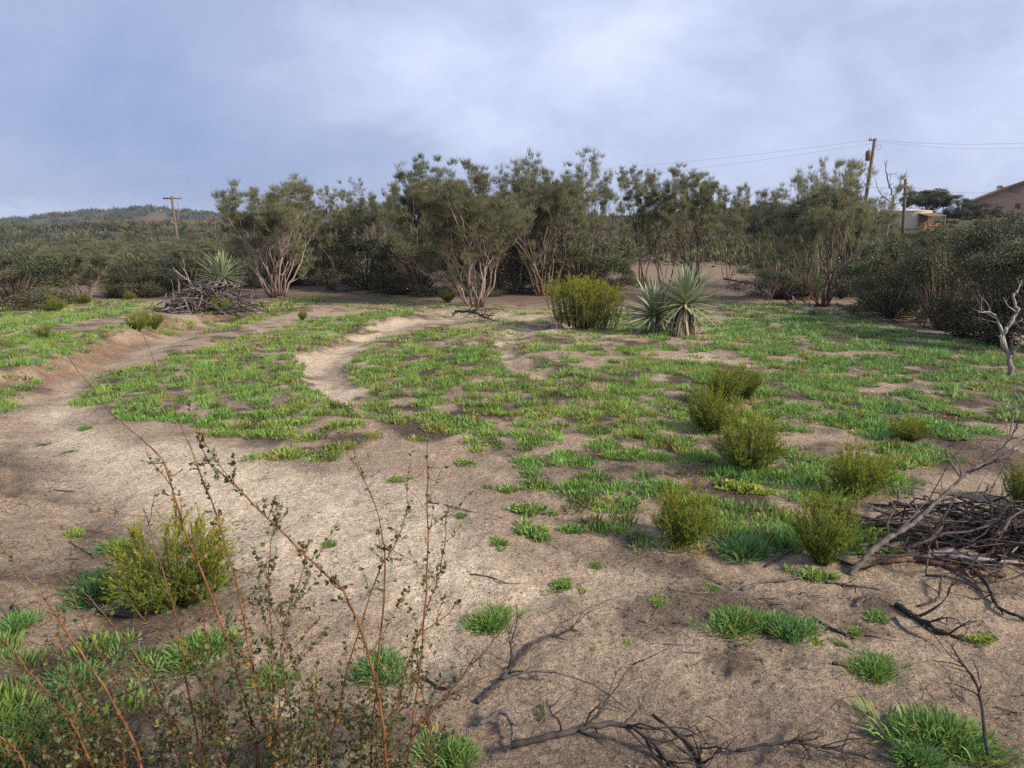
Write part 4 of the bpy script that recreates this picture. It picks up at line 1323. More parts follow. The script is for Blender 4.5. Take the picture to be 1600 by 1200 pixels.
TP = {'finger': proto_tuft(1, 320, 1.0, .62, .10, 0), 'finger2': proto_tuft(2, 280, 1.0, .7, .09, .2, cols=(.8, .95, 1.0)),
      'strap': proto_tuft(3, 760, 1.0, 1.0, .036, .8, 3, .2, (.74, .86, .84)), 'strap2': proto_tuft(4, 760, 1.0, .88, .034, .8, 3, .18, (.60, .80, .95)),
      'flatgreen': proto_tuft(5, 120, 1.0, .35, .12, 1.0, 3, .1, (1.2, 1.05, .7)), 'sage': proto_tuft(6, 130, 1.0, .35, .08, .8, 3, .1, (.45, .52, .8))}
TUFT_LIST = [
    ('finger', 831, 838, 30, 'round bright tuft alone on the sand left of the round olive bush'),
    ('finger', 780, 850, 17, 'small tuft at the left tip of the mats, lower left of the round bright tuft'),
    ('finger2', 893, 830, 18, 'dull small tuft just right of the round bright tuft'),
    ('finger', 828, 800, 26, 'broad tuft directly above the round bright tuft'),
    ('finger', 796, 768, 22, 'flat tuft above the broad one at the left edge of the mats'),
    ('finger', 618, 752, 15, 'lone small tuft on brown soil in the centre'),
    ('finger', 728, 725, 16, 'small tuft under the yellow flowers in the centre'),
    ('finger2', 722, 807, 10, 'tiny tuft on the sand right of the dark stick'),
    ('finger2', 515, 852, 13, 'tiny dark green tuft alone on the pale sand behind the orange shoots'),
    ('finger', 112, 838, 20, 'small bright tuft on the left bank above the blue-green grass'),
    ('finger2', 133, 670, 11, 'small tuft on the left sand, upper one of two'),
    ('sage', 66, 696, 11, 'faint flat tuft at the far left of the pale sand'),
    ('sage', 108, 707, 10, 'faint flat tuft on the left sand, right of another faint one'),
    ('strap2', 148, 932, 50, 'blue-green grassy tussock left of the yellow-green bush in the left foreground'),
    ('strap2', 172, 862, 26, 'greyish tuft touching the upper left of the yellow-green bush'),
    ('strap2', 15, 985, 36, 'dark grassy clump at the left edge behind the curled root'),
    ('strap', 305, 1030, 52, 'green clump low behind the orange shoots left of centre'),
    ('strap2', 590, 1055, 44, 'green clump low behind the orange shoots right of their middle'),
    ('strap', 420, 1070, 34, 'small green clump tucked among the orange shoots'),
    ('strap', 765, 978, 36, 'bright grassy tussock on sand above the charred branch'),
    ('finger', 880, 917, 19, 'yellowish small tuft in the centre foreground, top of a line of three'),
    ('flatgreen', 912, 925, 15, 'flat yellow-green tuft in the centre foreground beside the yellowish one'),
    ('flatgreen', 894, 942, 11, 'tiny yellow-green tuft below the yellowish one'),
    ('flatgreen', 903, 957, 9, 'tiniest bright yellow-green sprout of the centre foreground line'),
    ('finger2', 932, 886, 12, 'tiny flat tuft on sand left of the round olive bush, far from others'),
    ('finger', 1026, 943, 15, 'small upright tuft between the centre foreground line and the tussock pair'),
    ('strap', 1156, 985, 45, 'left one of the big pair of grassy tussocks in the right foreground'),
    ('strap2', 1232, 990, 40, 'right one of the big pair of grassy tussocks in the right foreground'),
    ('flatgreen', 1272, 1003, 26, 'brownish green clump at the right foot of the tussock pair'),
    ('strap', 1368, 1052, 38, 'strappy tussock alone in the lower right with a black stick beside it'),
    ('finger', 1336, 990, 15, 'small tuft right of the charred stick'),
    ('finger2', 1374, 968, 20, 'round grey-green tuft left of the dark log'),
    ('finger', 1314, 1008, 11, 'tiny bright tuft below the charred stick'),
    ('flatgreen', 982, 1008, 15, 'bright green sprout cluster above the sooty patch'),
    ('flatgreen', 928, 1015, 8, 'yellow sprout beside the sooty patch'),
    ('sage', 1080, 1040, 15, 'grey-green flat tuft in the middle of the right sand'),
    ('sage', 1190, 1033, 10, 'smaller grey-green flat tuft right of the middle of the right sand'),
    ('sage', 845, 1118, 20, 'grey-green flat tuft near the bottom middle'),
    ('flatgreen', 890, 1028, 7, 'pinpoint green sprout right of the charred branch'),
    ('strap', 1480, 1175, 78, 'large grass clump in the bottom right corner crossed by dark twigs'),
    ('strap2', 1440, 1190, 40, 'left flank of grass beside the large clump in the bottom right corner'),
    ('finger', 1278, 905, 28, 'bright tuft in front of the loose yellowish bush'),
    ('strap2', 1168, 868, 42, 'spiky tussock between the round olive bush and the loose yellowish bush'),
    ('flatgreen', 1164, 770, 48, 'leafy yellow-green clump at the foot of the largest yellow-tipped bush'),
    ('finger2', 1112, 920, 14, 'small dark tuft above the flat thin stick'),
    ('flatgreen', 1060, 925, 12, 'flat dull tuft at the left end of the flat thin stick'),
    ('strap2', 1230, 845, 36, 'grey-green clump on the left side of the loose yellowish bush'),
    ('strap2', 1325, 850, 34, 'grey-green clump on the right side of the loose yellowish bush'),
    ('flatgreen', 1540, 1005, 30, 'dull mixed green clump beside the dark curved branch at the right edge'),
    ('flatgreen', 860, 975, 10, 'yellow-green sprout at the tip of the charred branch, left of another'),
    ('flatgreen', 893, 978, 9, 'yellow-green sprout at the tip of the charred branch, right of another'),
    ('strap', 40, 1150, 60, 'thick grass clump in the bottom left corner'),
    ('strap2', 110, 1075, 44, 'grass clump above the bottom left corner between orange stems'),
    ('strap', 700, 1190, 46, 'low grass at the bottom edge right of the orange shoots'),
]
trng = np.random.default_rng(9)
for (k, px, py, hw, lab) in TUFT_LIST:
    b = gp(px, py)
    s = hw / F * b[1] * 0.95
    o = link('grass_tuft', TP[k])
    o.location = (b[0], b[1] + s * .3, b[2] - .003)
    o.scale = (s, s, s * trng.uniform(.85, 1.1)); o.rotation_euler = (0, 0, trng.random() * 6.28)
    tag(o, lab, 'grass tuft', 'separate green tufts on the sand')

# ------------------------------------------------------------------ orange shoots in the foreground


def shoot(parent, pix, y0, y1, r0, seed, origin, leafy=1.0, side=1.0, r1=.0012, bare_tip=.0):
    rng = np.random.default_rng(seed + 500)
    n = len(pix)
    P = np.array([at(px, py, y0 + (y1 - y0) * i / (n - 1)) for i, (px, py) in enumerate(pix)])   # base first
    P[0][2] = max(P[0][2], H1(P[0][0], P[0][1]) - .01) if P[0][2] > 0.05 else H1(P[0][0], P[0][1]) - .01
    Q = spline(P, 26) - origin
    Q[1:-1] += np.random.default_rng(seed).normal(0, .0014, (24, 3))
    tl = np.linspace(0, 1, 26)
    red = np.array([1, 1, 1.0]); grey = np.array([.75, 1.05, 1.7])
    g_ = sstep(.55, .95, tl)[:, None]
    mb = MB(); mb.tube(Q, np.linspace(r0 * .78, r1, 26), 6, (red * (1 - g_) + grey * g_) * rng.uniform(.75, 1.2, (26, 1)))
    LB, LD, LS = [], [], []
    ln = np.linalg.norm(np.diff(Q, axis=0), axis=1).sum()
    nside = int(ln / .028 * side)
    for s in range(nside):
        f = rng.uniform(.12, 1 - bare_tip) * 25 * .999; i = int(f)
        p = Q[i] + (Q[min(25, i + 1)] - Q[i]) * (f - i)
        ax = unit(Q[min(25, i + 1)] - Q[max(0, i - 1)])
        d = unit(ax * .5 + rdir(rng) * .9 + np.array([0, 0, .15]))
        l2 = rng.choice([.02, .035, .07, .13, .2], p=[.34, .28, .2, .13, .05]) * rng.uniform(.7, 1.3)
        W = crooked(rng, p, d, l2, 5, .12, .04)
        mb.tube(W, np.linspace(max(.0009, r0 * .3), .0006, 5), 3, (.9, .9, .9))
        m = max(2, int(l2 / .008 * leafy))
        for q in range(m):
            if rng.random() > leafy: continue
            u = rng.uniform(.2, 1) * 3.99; j = int(u)
            LB.append(W[j] + (W[j + 1] - W[j]) * (u - j)); LD.append(unit(d + rdir(rng) * 1.1 + np.array([0, 0, .2]))); LS.append(rng.uniform(.009, .017))
    for s in range(int(ln / .02 * leafy)):
        f = rng.uniform(.05, 1 - bare_tip) * 25 * .999; i = int(f)
        LB.append(Q[i] + (Q[min(25, i + 1)] - Q[i]) * (f - i)); LD.append(rdir(rng)); LS.append(rng.uniform(.008, .017))
    st = mb.build('stem', M['twig_red'], parent)
    if LB:
        lm = MB(); LS = np.array(LS)
        c = tones(rng, len(LB), .7, 1.45, .12)
        old = rng.random(len(LB)) < .06
        c[old] = np.array([3.2, 1.4, .9]) * rng.uniform(.7, 1.1, (old.sum(), 1))
        flat_leaves(lm, np.array(LB), np.array(LD), LS, LS * .75, c, rng, .2)
        lv = lm.build('leaves', M['shoot_leaf'], st)
        lv['kind'] = 'stuff'
    return st


o1 = np.array([-.42, 1.75, H1(-.42, 1.75)])
sh1 = thing('leafy_shrub', 'tall shrub of orange-brown shoots with tiny leaves across the left foreground', 'shrub', tuple(o1), 0, 'foreground shrubs of orange shoots')
SHOOTS = [
    ([(420, 1260), (385, 1100), (340, 960), (290, 830), (265, 752), (243, 706), (170, 640), (105, 555)], 1.75, 1.95, .0055, .55, .6, .33),
    ([(440, 1240), (395, 1040), (365, 890), (325, 772), (300, 706), (260, 610), (220, 515)], 1.72, 2.0, .0045, .5, .5, .38),
    ([(610, 1260), (597, 1120), (572, 1010), (540, 930), (490, 880), (400, 792), (345, 738), (318, 716)], 1.70, 1.85, .0062, .9, .9, 0),
    ([(575, 1240), (590, 1040), (602, 890), (595, 820), (570, 750), (547, 715)], 1.80, 1.95, .0038, .35, .35, 0),
    ([(630, 1240), (655, 1050), (667, 900), (668, 790), (667, 690), (666, 640)], 1.76, 1.9, .0036, .45, .5, .2),
    ([(500, 1240), (545, 1040), (590, 900), (618, 850), (640, 785)], 1.82, 1.92, .0032, .8, .8, 0),
    ([(570, 1240), (620, 1090), (665, 960), (690, 880), (700, 790)], 1.85, 2.0, .0028, .8, .8, 0),
    ([(430, 1240), (428, 1100), (425, 1000), (420, 890), (430, 805)], 1.78, 1.85, .0036, 1.0, 1.0, 0),
    ([(470, 1240), (450, 1090), (440, 1000), (470, 900), (480, 850)], 1.88, 2.0, .003, .9, .9, 0),
    ([(590, 1260), (650, 1145), (720, 1060), (790, 978)], 1.72, 1.8, .0036, .4, .4, 0),
    ([(560, 1250), (640, 1140), (730, 1070), (800, 1045)], 1.82, 1.95, .0026, .5, .6, 0),
    ([(330, 1240), (300, 1110), (280, 985), (250, 880), (225, 795)], 1.72, 1.85, .0048, .45, .5, 0),
    ([(390, 1240), (330, 1100), (280, 1000), (220, 965), (165, 880)], 1.80, 1.95, .0038, .6, .6, 0),
    ([(340, 1250), (270, 1140), (230, 1050), (170, 970), (115, 905)], 1.75, 1.9, .0042, .6, .6, 0),
    ([(520, 1250), (500, 1130), (470, 1060), (430, 960), (400, 900)], 1.86, 1.96, .003, 1.0, 1.0, 0),
    ([(540, 1250), (480, 1120), (400, 1060), (360, 990), (350, 950)], 1.90, 2.0, .0028, .8, .8, 0),
    ([(600, 1250), (610, 1150), (640, 1080), (650, 1000), (700, 960)], 1.86, 1.95, .0028, .8, .9, 0),
    ([(350, 1250), (340, 1120), (322, 1000), (310, 930), (230, 893), (150, 865)], 1.80, 1.9, .0026, .4, .5, 0),
]
for i, (pix, ya, yb_, r0, lf, sd_, bt) in enumerate(SHOOTS):
    shoot(sh1, pix, ya, yb_, r0, i, o1, lf, sd_, bare_tip=bt)
# low leafy suckers round the foot of the shrub
rg = np.random.default_rng(77)
for i in range(34):
    px = rg.normal(450, 150); top = rg.uniform(1015, 1150); sh = rg.normal(0, 45)
    yy = rg.uniform(1.66, 2.0)
    shoot(sh1, [(px, 1270), (px + sh * .4, (1270 + top) / 2), (px + sh, top)], yy, yy + rg.uniform(-.05, .1), .002, 40 + i, o1, 1.0, 1.5)
o2 = np.array([-1.35, 1.72, H1(-1.35, 1.72)])
sh2 = thing('leafy_shrub', 'smaller shrub of leaning orange shoots at the left edge of the foreground', 'shrub', tuple(o2), 0, 'foreground shrubs of orange shoots')
for i, (pix, ya, yb_, r0, lf, sd_) in enumerate([
    ([(230, 1250), (215, 1180), (185, 1110), (140, 1040), (100, 980), (45, 905), (0, 850), (-40, 800)], 1.72, 1.8, .0056, .35, .35),
    ([(160, 1250), (140, 1185), (105, 1120), (55, 1060), (0, 995), (-40, 950)], 1.70, 1.75, .0056, .35, .4),
    ([(60, 1260), (30, 1180), (0, 1150), (-50, 1100)], 1.68, 1.7, .0048, .5, .5),
    ([(300, 1250), (280, 1140), (200, 1080), (150, 1010), (70, 835)], 1.80, 2.0, .003, .5, .5),
    ([(200, 1250), (170, 1150), (120, 1080), (95, 1000), (90, 960)], 1.85, 1.95, .003, .7, .8),
    ([(250, 1250), (200, 1170), (140, 1140), (80, 1090), (20, 1060)], 1.75, 1.85, .003, .7, .8)]):
    shoot(sh2, pix, ya, yb_, r0, 100 + i, o2, lf, sd_)
for i in range(24):
    px = rg.normal(160, 100); top = rg.uniform(1090, 1180); sh = rg.normal(-20, 40); yy = rg.uniform(1.7, 1.95)
    shoot(sh2, [(px, 1270), (px + sh * .4, (1270 + top) / 2), (px + sh, top)], yy, yy + rg.uniform(-.05, .1), .002, 140 + i, o2, 1.0, 1.4)


# ------------------------------------------------------------------ litter and stones
def build_litter():
    rng = np.random.default_rng(55)
    n = 8000
    y = rng.uniform(1.6, 9, n) ** 1.0; x = rng.uniform(-.8, .8, n) * (y + .4)
    nn = fbm(x * 1.3, y * 1.3, 5) * .6 + fbm(x * 4.5, y * 4.5 + 2, 3) * .4
    s = poly_sd(x, y, WASH)
    keep = (nn > .50 + .10 * (s > 0.1)) & (rng.random(n) < np.clip(3.4 / y, .2, 1))
    x, y = x[keep], y[keep]; z = height(x, y); n = len(x)
    th = rng.random(n) * 2 * PI
    D = np.stack([np.cos(th), np.sin(th), rng.normal(0.05, .10, n)], 1)
    mb = MB()
    ln = rng.uniform(.015, .07, n) * rng.choice([1, 1, 1, 2.2], n)
    c = tones(rng, n, .2, 1.0, .05)
    for i in range(n):
        p = np.array([x[i], y[i], z[i] + .004])
        mb.tube(crooked(rng, p, D[i], ln[i], 4, .15), np.array([.0022, .002, .0018, .001]) * rng.uniform(.6, 1.3), 3, c[i])
    n = 7000
    y = rng.uniform(1.6, 11, n); x = rng.uniform(-.8, .8, n) * (y + .4)
    nn = fbm(x * 1.3, y * 1.3, 5) * .55 + fbm(x * 4.5, y * 4.5 + 2, 4) * .45
    keep = nn > .49
    x, y = x[keep], y[keep]; n = len(x)
    B = np.stack([x, y, height(x, y) + .004], 1)
    blades(mb, B, np.stack([rng.normal(0, 1, n), rng.normal(0, 1, n), rng.uniform(0, .35, n)], 1), rng.uniform(.008, .026, n), rng.uniform(.004, .010, n), tones(rng, n, .2, 1.0, .10), rng, 1)
    o = mb.build('twig_litter', M['dead']); o['kind'] = 'stuff'; o['label'] = 'broken twigs and bark crumbs scattered over the soil'
    pm = MB()
    n = 5200
    y = rng.uniform(1.6, 6.5, n); x = rng.uniform(-.8, .8, n) * (y + .4); z = height(x, y)
    base = np.array([[1, 0, 0], [-1, 0, 0], [0, 1, 0], [0, -1, 0], [0, 0, 1], [0, 0, -1]], float)
    tri = np.array([[0, 2, 4], [2, 1, 4], [1, 3, 4], [3, 0, 4], [2, 0, 5], [1, 2, 5], [3, 1, 5], [0, 3, 5]])
    r = rng.gamma(1.5, .0011, n) + .0012
    V = base[None] * r[:, None, None] * rng.uniform(.6, 1.3, (n, 6, 1)) + np.stack([x, y, z + r * .3], 1)[:, None]
    T = (tri[None] + np.arange(n)[:, None, None] * 6).reshape(-1, 3)
    pm.add(V.reshape(-1, 3), None, T, np.repeat(tones(rng, n, .5, 1.5, .05) * np.array([1.15, .95, .8]), 6, 0))
    o = pm.build('gravel', M['dead']); o['kind'] = 'stuff'; o['label'] = 'coarse grit and small stones on the sand'


build_litter()


# ------------------------------------------------------------------ distant chaparral
def build_far():
    rng = np.random.default_rng(33)
    mb = MB()
    pts = []
    for (r0, r1, n, s0, s1) in ((34, 60, 330, 1.6, 3.0), (60, 120, 620, 2.0, 3.8), (120, 260, 1500, 2.2, 4.2), (260, 480, 1500, 3, 5.2), (480, 760, 1500, 4, 7)):
        rr = np.sqrt(rng.uniform(r0 ** 2, r1 ** 2, n)); a = np.radians(rng.uniform(-42, 42, n))
        for q, b in zip(rr, a): pts.append((q * math.sin(b), q * math.cos(b), rng.uniform(s0, s1)))
    for q, b in zip(np.sqrt(rng.uniform(25 ** 2, 62 ** 2, 300)), np.radians(rng.uniform(18, 42, 300))): pts.append((q * math.sin(b), q * math.cos(b), rng.uniform(1.6, 3)))
    P = np.array(pts)
    z = height(P[:, 0], P[:, 1])
    rust = fbm(P[:, 0] * .018 + 3, P[:, 1] * .018, 3)
    for i, (x, y, s) in enumerate(P):
        if 26 < y < 37 and .13 < x / y < .40: continue                    # open field
        if y < 130 and 18 < x < 95 and abs(x / y - .57) < .085 and y > 30: s *= .33
        if y > 55 and x / y > .62 and y < 86: s *= .45
        if y >= 86 and x / y > .62 and y < 110: continue            # clear of the house
        n = 120 if y < 120 else 64
        hh = s * (.46 if y < 200 else .30)
        if x > 8 and y < 80: hh *= .55
        u = rdir(rng, n); u[:, 2] = np.abs(u[:, 2])
        B = u * np.array([s * .8, s * .8, hh]) * rng.uniform(.55, 1.05, (n, 1)) + np.array([x, y, z[i] - .1])
        k = max(.10, y * .0016)
        D = unit(u + rng.normal(0, .6, (n, 3)) + np.array([0, 0, .6]))
        c = np.array([1, 1, 1.0]) * rng.uniform(.6, 1.25)
        t = rng.random()
        if rust[i] > .54 and y > 120 and t < .6: c = np.array([2.0, 1.3, .9]) * rng.uniform(.7, 1.1)
        elif t < .25: c = c * np.array([1.35, 1.15, .8])
        elif t > .8: c = c * np.array([.6, .75, .85])
        blades(mb, B, D, k * 3.4 * rng.uniform(.7, 1.3, n), k * 1.3, c * tones(rng, n, .65, 1.3, .08), rng, 1)
    o = mb.build('chaparral', M['far']); o['kind'] = 'stuff'
    o['label'] = 'mass of olive and rusty scrub covering the hills behind the clearing'


build_far()
FAR_TREES = [
    ('umbrella', 'oak_tree', 'umbrella-shaped dark tree behind the water tank', 1440, 297, 31, 74, 0.3),
    ('oak2', 'oak_tree', 'dark round tree between the water tank and the house', 1492, 306, 22, 72, 1.3),
    ('oak3', 'oak_tree', 'greyish low tree touching the left corner of the house', 1530, 320, 24, 70, 2.3),
    ('oak2', 'oak_tree', 'blue-green tree seen between the wispy trees left of the transformer pole', 1180, 318, 40, 62, 3.3),
    ('oak3', 'oak_tree', 'dark far tree right of the tan field above the loose tree', 1240, 322, 40, 60, 4.3),
    ('oak1', 'oak_tree', 'lone round dark tree on the left hillside', 162, 348, 14, 190, 0.9),
    ('oak2', 'oak_tree', 'dark round tree on the left hillside behind the leaning pole', 300, 352, 14, 150, 1.9),
    ('oak1', 'oak_tree', 'dark tree behind the right pole among the olive shrubs', 1368, 350, 22, 52, 2.9),
]
for (k, nm, lab, px, ty, hw, yy, rz) in FAR_TREES:
    b, h, w = fit(px, 0, ty, hw, yy)
    plant(k, nm, lab, 'tree', b, max(h, 1.5), w, rz, 'dark trees in the distance')
# bare thin tree beside the right pole
d = ray(1392, 300); yb = 50.0
limb_thing('bare_tree', 'leafless spindly tree just right of the transformer pole', [
    ([np.array([d[0] * yb, yb, H1(d[0] * yb, yb)]), at(1390, 340, yb), at(1396, 310, yb), at(1388, 285, yb), at(1384, 262, yb), at(1386, 250, yb)], .09, .02, 6, 1.2),
    ([at(1395, 312, yb), at(1404, 295, yb + .5), at(1410, 275, yb + .5)], .04, .015, 4, .8),
    ([at(1396, 320, yb), at(1374, 300, yb), at(1368, 280, yb)], .04, .015, 4, .8)], 'dead', 91, None, (.9, .85, .85))


# ------------------------------------------------------------------ poles, wires, tank, house
def wire_mb(a, b, sag, r=.012, n=20):
    t = np.linspace(0, 1, n)[:, None]
    P = np.asarray(a) * (1 - t) + np.asarray(b) * t
    P[:, 2] -= (4 * sag * t * (1 - t))[:, 0]
    return MB().tube(P, r, 4)


def cyl(mb, c, r, z0, z1, n=16, cols=(1, 1, 1)):
    return mb.tube(np.array([[c[0], c[1], z0], [c[0], c[1], (z0 + z1) / 2], [c[0], c[1], z1]]), r, n, cols)


YP = 70.0
top = at(1367, 217, YP); zb = H1(top[0] - .35, YP)
pt = thing('utility_pole', 'brown wooden utility pole carrying a transformer, right of centre', 'utility pole', (top[0], YP, zb), 0, 'utility poles')
Ht = top[2] - zb
MB().tube(np.array([[-.45, 0, -.3], [-.2, 0, Ht * .55], [0, 0, Ht]]), [.19, .16, .13], 10).build('shaft', M['pole'], pt)
k = YP / F
tx = -7.5 * k
tz = at(1360, 242, YP)[2] - zb
m = MB(); m.tube(np.array([[tx, 0, tz - 8 * k], [tx, 0, tz], [tx, 0, tz + 5 * k], [tx, 0, tz + 6 * k]]), [.24, .25, .25, .15], 14, (.6, .5, .48), .1)
tr = m.build('transformer', M['board'], pt)
MB().tube(np.array([[tx, 0, tz + 6 * k], [tx + .03, 0, tz + 8.5 * k], [tx + .03, 0, tz + 10.5 * k]]), [.06, .05, .02], 6).build('bushing', M['metal'], tr)
MB().box((tx + .22, -.06, tz - .15), (-.02, .06, tz - .05)).box((tx + .22, -.06, tz + .15), (-.02, .06, tz + .25)).build('bracket', M['metal'], pt)
MB().box((-.55, -.05, Ht - .18), (.18, .05, Ht - .08)).build('crossarm', M['pole'], pt)
for xx in (-.5, -.32, .12):
    MB().tube(np.array([[xx, 0, Ht - .08], [xx, 0, Ht + .02], [xx, 0, Ht + .14]]), [.045, .06, .03], 6).build('insulator', M['metal'], pt)
a = np.linspace(0, 2 * PI, 14)
MB().tube(np.stack([.42 + .22 * np.cos(a), np.zeros(14), Ht - .75 + .25 * np.sin(a)], 1), .022, 4).build('wire_coil', M['wire'], pt)
MB().tube(spline([[tx - .15, 0, tz + .3], [tx - .9, 0, tz - 1.0], [tx - .2, 0, tz - 2.6], [-.25, 0, tz - 3.1]], 12), .02, 4).build('drop_cable', M['wire'], pt)

Y2 = 54.0
t2 = at(1415, 280, Y2); b2x = at(1411, 364, Y2)[0]
z2 = H1(b2x, Y2)
p2 = thing('utility_pole', 'short dark service pole without arms in front of the water tank', 'utility pole', (b2x, Y2, z2), 0, 'utility poles')
MB().tube(np.array([[0, 0, -.3], [(t2[0] - b2x) * .5, 0, (t2[2] - z2) * .5], [t2[0] - b2x, 0, t2[2] - z2]]), [.12, .11, .095], 10).build('shaft', M['pole'], p2)
MB().box((t2[0] - b2x - .02, -.14, t2[2] - z2 - .3), (t2[0] - b2x + .16, -.09, t2[2] - z2 - .22)).build('hook', M['metal'], p2)

Y3 = 92.0
t3 = at(268, 307, Y3); b3x = at(282, 400, Y3)[0]; z3 = H1(b3x, Y3)
p3 = thing('utility_pole', 'leaning wooden utility pole with a wide crossarm at the left in the valley', 'utility pole', (b3x, Y3, z3), 0, 'utility poles')
dx, dz = t3[0] - b3x, t3[2] - z3
MB().tube(np.array([[0, 0, -.3], [dx * .5, 0, dz * .5], [dx, 0, dz]]), [.21, .17, .14], 10).build('shaft', M['pole'], p3)
k3 = Y3 / F
MB().box((dx - 13 * k3, -.07, dz - .32), (dx + 15 * k3, .07, dz - .16)).build('crossarm', M['pole'], p3)
for xx in (-12, -6, 5, 13):
    MB().tube(np.array([[dx + xx * k3, 0, dz - .16], [dx + xx * k3, 0, dz - .05], [dx + xx * k3, 0, dz + .12]]), [.05, .07, .03], 6).build('insulator', M['metal'], p3)
MB().tube(spline([[dx + 8 * k3, 0, dz - .3], [dx + 9 * k3, 0, dz - 1.6], [dx + 6.5 * k3, 0, dz - 3.0], [dx + 3 * k3, 0, dz - 3.6]], 12), .035, 4).build('drop_cable', M['wire'], p3)
MB().tube(spline([[dx - 4 * k3 * .2, -.2, dz - 2.6], [dx - 2 * k3, -.2, dz - 2.9], [dx + 1.2 * k3, -.2, dz - 3.4]], 6), .05, 5).build('cutout_switch', M['metal'], p3)

G_W = 'overhead wires'
wt = at(1364, 218, YP)
for (a_, b_, sg, lab, r_) in (
    (wt, at(640, 268, 150), 1.5, 'upper overhead wire sagging left from the transformer pole', .010),
    (at(1366, 224, YP), at(640, 290, 150), 1.5, 'lower overhead wire running left from the transformer pole', .008),
    (wt, at(1720, 214, 62), .5, 'topmost overhead wire running right from the transformer pole to the edge', .010),
    (at(1368, 221, YP), at(1720, 222, 62), .6, 'second overhead wire running right just below the topmost one', .008),
    (at(1352, 291, YP), at(1415, 291, Y2), .15, 'low service wire between the transformer pole and the short service pole', .014),
    (at(1415, 291, Y2), at(1556, 299, 88), .3, 'low service wire from the short service pole to the house', .015),
    (at(1352, 291, YP), at(1100, 312, 110), .8, 'low wire running left behind the trees from the transformer pole', .016)):
    o = wire_mb(a_, b_, sg, r_).build('overhead_wire', M['wire'])
    tag(o, lab, 'wire', G_W)

# water tank with lean-to
YT = 60.0
kt = YT / F
tl = at(1396, 362, YT)
tcx = at(1423, 345, YT)[0]; zt = H1(tcx, YT)
tk = thing('water_tank', 'round tan corrugated water tank on the slope right of the poles', 'water tank', (tcx, YT, zt), 0)
ztop = at(1427, 331, YT)[2] - zt
rt = 27 * kt
m = MB(); nz = 25
zz = np.linspace(-.2, ztop, nz)
m.tube(np.stack([np.zeros(nz), np.zeros(nz), zz], 1), rt * (1 + .012 * (np.arange(nz) % 2)), 32, cap=.01)
m.build('shell', M['tank'], tk, smooth=True)
m = MB(); m.tube(np.array([[0, 0, ztop - .02], [0, 0, ztop + .06], [0, 0, ztop + 3 * kt], [0, 0, ztop + 3.6 * kt]]), [rt * 1.03, rt * 1.03, rt * .35, rt * .05], 32)
m.build('lid', M['tank'], tk, smooth=False)
lx = at(1453, 345, YT - 2)[0]
ln_ = thing('lean_to', 'small brown open-sided lean-to against the right of the water tank', 'shelter', (lx, YT - 2.2, H1(lx, YT - 2.2)), 0)
zl = at(1453, 339, YT - 2)[2] - ln_.location.z
hw = 13 * kt
MB().add([(-hw, -.8, zl), (hw, -.8, zl + .02), (hw, .9, zl + .28), (-hw, .9, zl + .26), (-hw, -.8, zl + .07), (hw, -.8, zl + .09), (hw, .9, zl + .35), (-hw, .9, zl + .33)],
         [(0, 3, 2, 1), (4, 5, 6, 7), (0, 1, 5, 4), (1, 2, 6, 5), (2, 3, 7, 6), (3, 0, 4, 7)]).build('roof', M['roofing'], ln_, False)
for sx in (-hw + .06, hw - .06):
    for yy in (-.7, .8):
        MB().box((sx - .05, yy - .05, -.2), (sx + .05, yy + .05, zl + (.0 if yy < 0 else .24))).build('post', M['board'], ln_, False)
MB().box((-hw + .12, .72, -.2), (hw - .12, .78, zl + .18)).build('back_wall', M['board'], ln_, False)
lean_z = ln_.location.z
cr = MB().box((-.62, -.35, -.1), (.42, .25, zl - 10 * kt)).box((-.66, -.39, zl - 10 * kt), (.46, .29, zl - 10 * kt + .05))
o = cr.build('storage_box', M['orange'], None, False); o.location = (lx - .05, YT - 2.2, lean_z)
tag(o, 'orange-brown wooden box standing under the lean-to roof', 'box')

# house: stucco gable end with louvre vent
YH = 90.0
kh = YH / F
apex = at(1600, 283, YH)
hx = apex[0]; zh = H1(hx, YH) - .4
hs = thing('house', 'pinkish stucco house with a low gable at the right edge on the rise', 'house', (hx, YH, zh), R(-24))
ht = apex[2] - zh
half = 56 * kh; eave = at(1540, 311, YH)[2] - zh; L_ = 13.0
wall = MB()
V = [(-half, 0, -1), (half, 0, -1), (half, 0, eave), (0, 0, ht - .12), (-half, 0, eave)]
V2 = [(x_, L_, z_) for x_, _, z_ in V]
wall.add(V + V2, [(0, 4, 9, 5), (1, 6, 7, 2), (0, 1, 2, 4), (5, 9, 7, 6)], [(4, 2, 3), (9, 8, 7)])
wall.build('wall', M['stucco'], hs, False)
sl = (ht - .12 - eave) / half
ov = .55
for sgn in (-1, 1):
    e = half + ov
    ze = ht - .1 - sl * e
    rf = MB()
    q = [(0, -ov, ht - .1), (sgn * e, -ov, ze), (sgn * e, L_ + ov, ze), (0, L_ + ov, ht - .1)]
    q2 = [(x_, y_, z_ + .16) for x_, y_, z_ in q]
    rf.add(q + q2, [(0, 1, 2, 3), (7, 6, 5, 4), (0, 4, 5, 1), (1, 5, 6, 2), (2, 6, 7, 3)])
    ro = rf.build('roof', M['roofing'], hs, False)
    fa = MB()
    f1 = [(0, -ov - .06, ht - .16), (sgn * e, -ov - .06, ze - .06), (sgn * e, -ov - .06, ze + .17), (0, -ov - .06, ht + .07)]
    f2 = [(x_, y_ + .055, z_) for x_, y_, z_ in f1]
    fa.add(f1 + f2, [(0, 1, 2, 3), (7, 6, 5, 4), (0, 4, 5, 1), (1, 5, 6, 2), (2, 6, 7, 3), (3, 7, 4, 0)])
    fa.build('fascia', M['board'], ro, False)
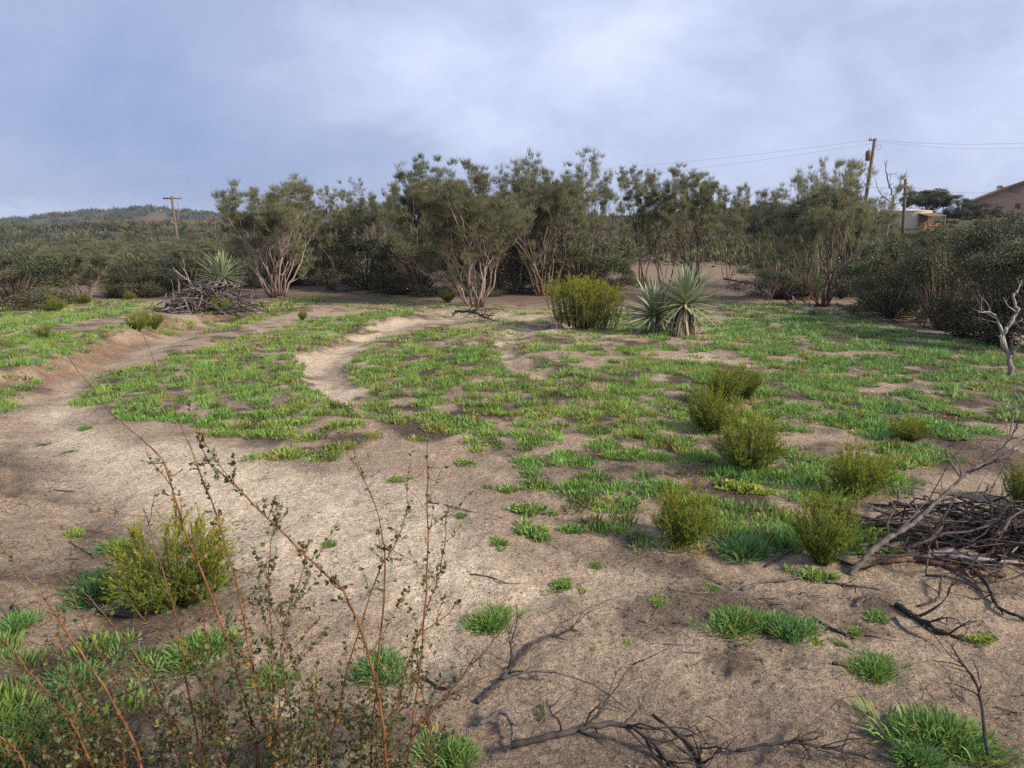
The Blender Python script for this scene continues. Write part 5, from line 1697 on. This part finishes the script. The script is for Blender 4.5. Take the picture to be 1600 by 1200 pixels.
vx = at(1588, 296, YH)[0] - hx; vz = at(1588, 296, YH)[2] - zh
vt = MB().box((vx - .5, -.06, vz - .3), (vx + .5, -.01, vz + .3)).build('vent', M['board'], hs, False)
for q in range(5):
    MB().box((vx - .45, -.12, vz - .26 + q * .115), (vx + .45, -.062, vz - .19 + q * .115)).build('louvre', M['stucco'], vt, False)


def window(px, py, w, h):
    wx = at(px, py, YH)[0] - hx; wz = at(px, py, YH)[2] - zh
    f = MB().box((wx - w / 2 - .08, -.07, wz - h / 2 - .08), (wx + w / 2 + .08, -.01, wz + h / 2 + .08)).build('window', M['board'], hs, False)
    MB().box((wx - w / 2, -.09, wz - h / 2), (wx - .03, -.073, wz + h / 2)).build('pane', M['glass'], f, False)
    MB().box((wx + .03, -.09, wz - h / 2), (wx + w / 2, -.073, wz + h / 2)).build('pane', M['glass'], f, False)


window(1566, 336, .9, .6)
window(1591, 322, .4, .45)
dp = at(1557, 294, YH)
ds = thing('satellite_dish', 'small grey satellite dish above the left roof slope of the house', 'satellite dish', (dp[0] + .2, YH - .4, zh + ht - .1 - sl * abs(dp[0] + .2 - hx) + .16))
rz_ = dp[2] - ds.location.z
MB().tube(np.array([[0, 0, -.05], [0, 0, rz_ * .6], [-.1, -.05, rz_]]), .035, 6).build('mast', M['metal'], ds)
dm = MB()
nr_, na_ = 5, 16
dn = unit(np.array([-.35, -.75, .55])); u_ = unit(np.cross(dn, [0, 0, 1])); v_ = np.cross(u_, dn)
VV = []
for i in range(nr_):
    r_ = .36 * i / (nr_ - 1) + .01
    for j in range(na_):
        aa = 2 * PI * j / na_
        VV.append(np.array([-.1, -.05, rz_]) + u_ * r_ * math.cos(aa) + v_ * r_ * math.sin(aa) * .85 + dn * (r_ ** 2) * .5)
ii = np.arange(nr_ - 1)[:, None] * na_; jj = np.arange(na_)[None]; j2 = (jj + 1) % na_
QQ = np.stack([ii + jj, ii + j2, ii + na_ + j2, ii + na_ + jj], -1).reshape(-1, 4)
dm.add(VV, QQ); dm.add(np.array(VV) - dn * .03, QQ[:, ::-1])
dm.build('reflector', M['pole'], ds)

# ------------------------------------------------------------------ air
HAZE = 0.00028
if HAZE:
    mb = MB().box((-1600, -1600, -14), (1600, 1600, 60))
    m = bpy.data.materials.new('haze_air'); m.use_nodes = True
    nt = m.node_tree; nt.nodes.clear()
    out = nt.nodes.new('ShaderNodeOutputMaterial'); pv = nt.nodes.new('ShaderNodeVolumePrincipled')
    pv.inputs['Density'].default_value = HAZE
    pv.inputs['Color'].default_value = (0.62, 0.74, 0.95, 1)
    nt.links.new(pv.outputs[0], out.inputs['Volume'])
    o = mb.build('haze', m, None, False); o['kind'] = 'stuff'
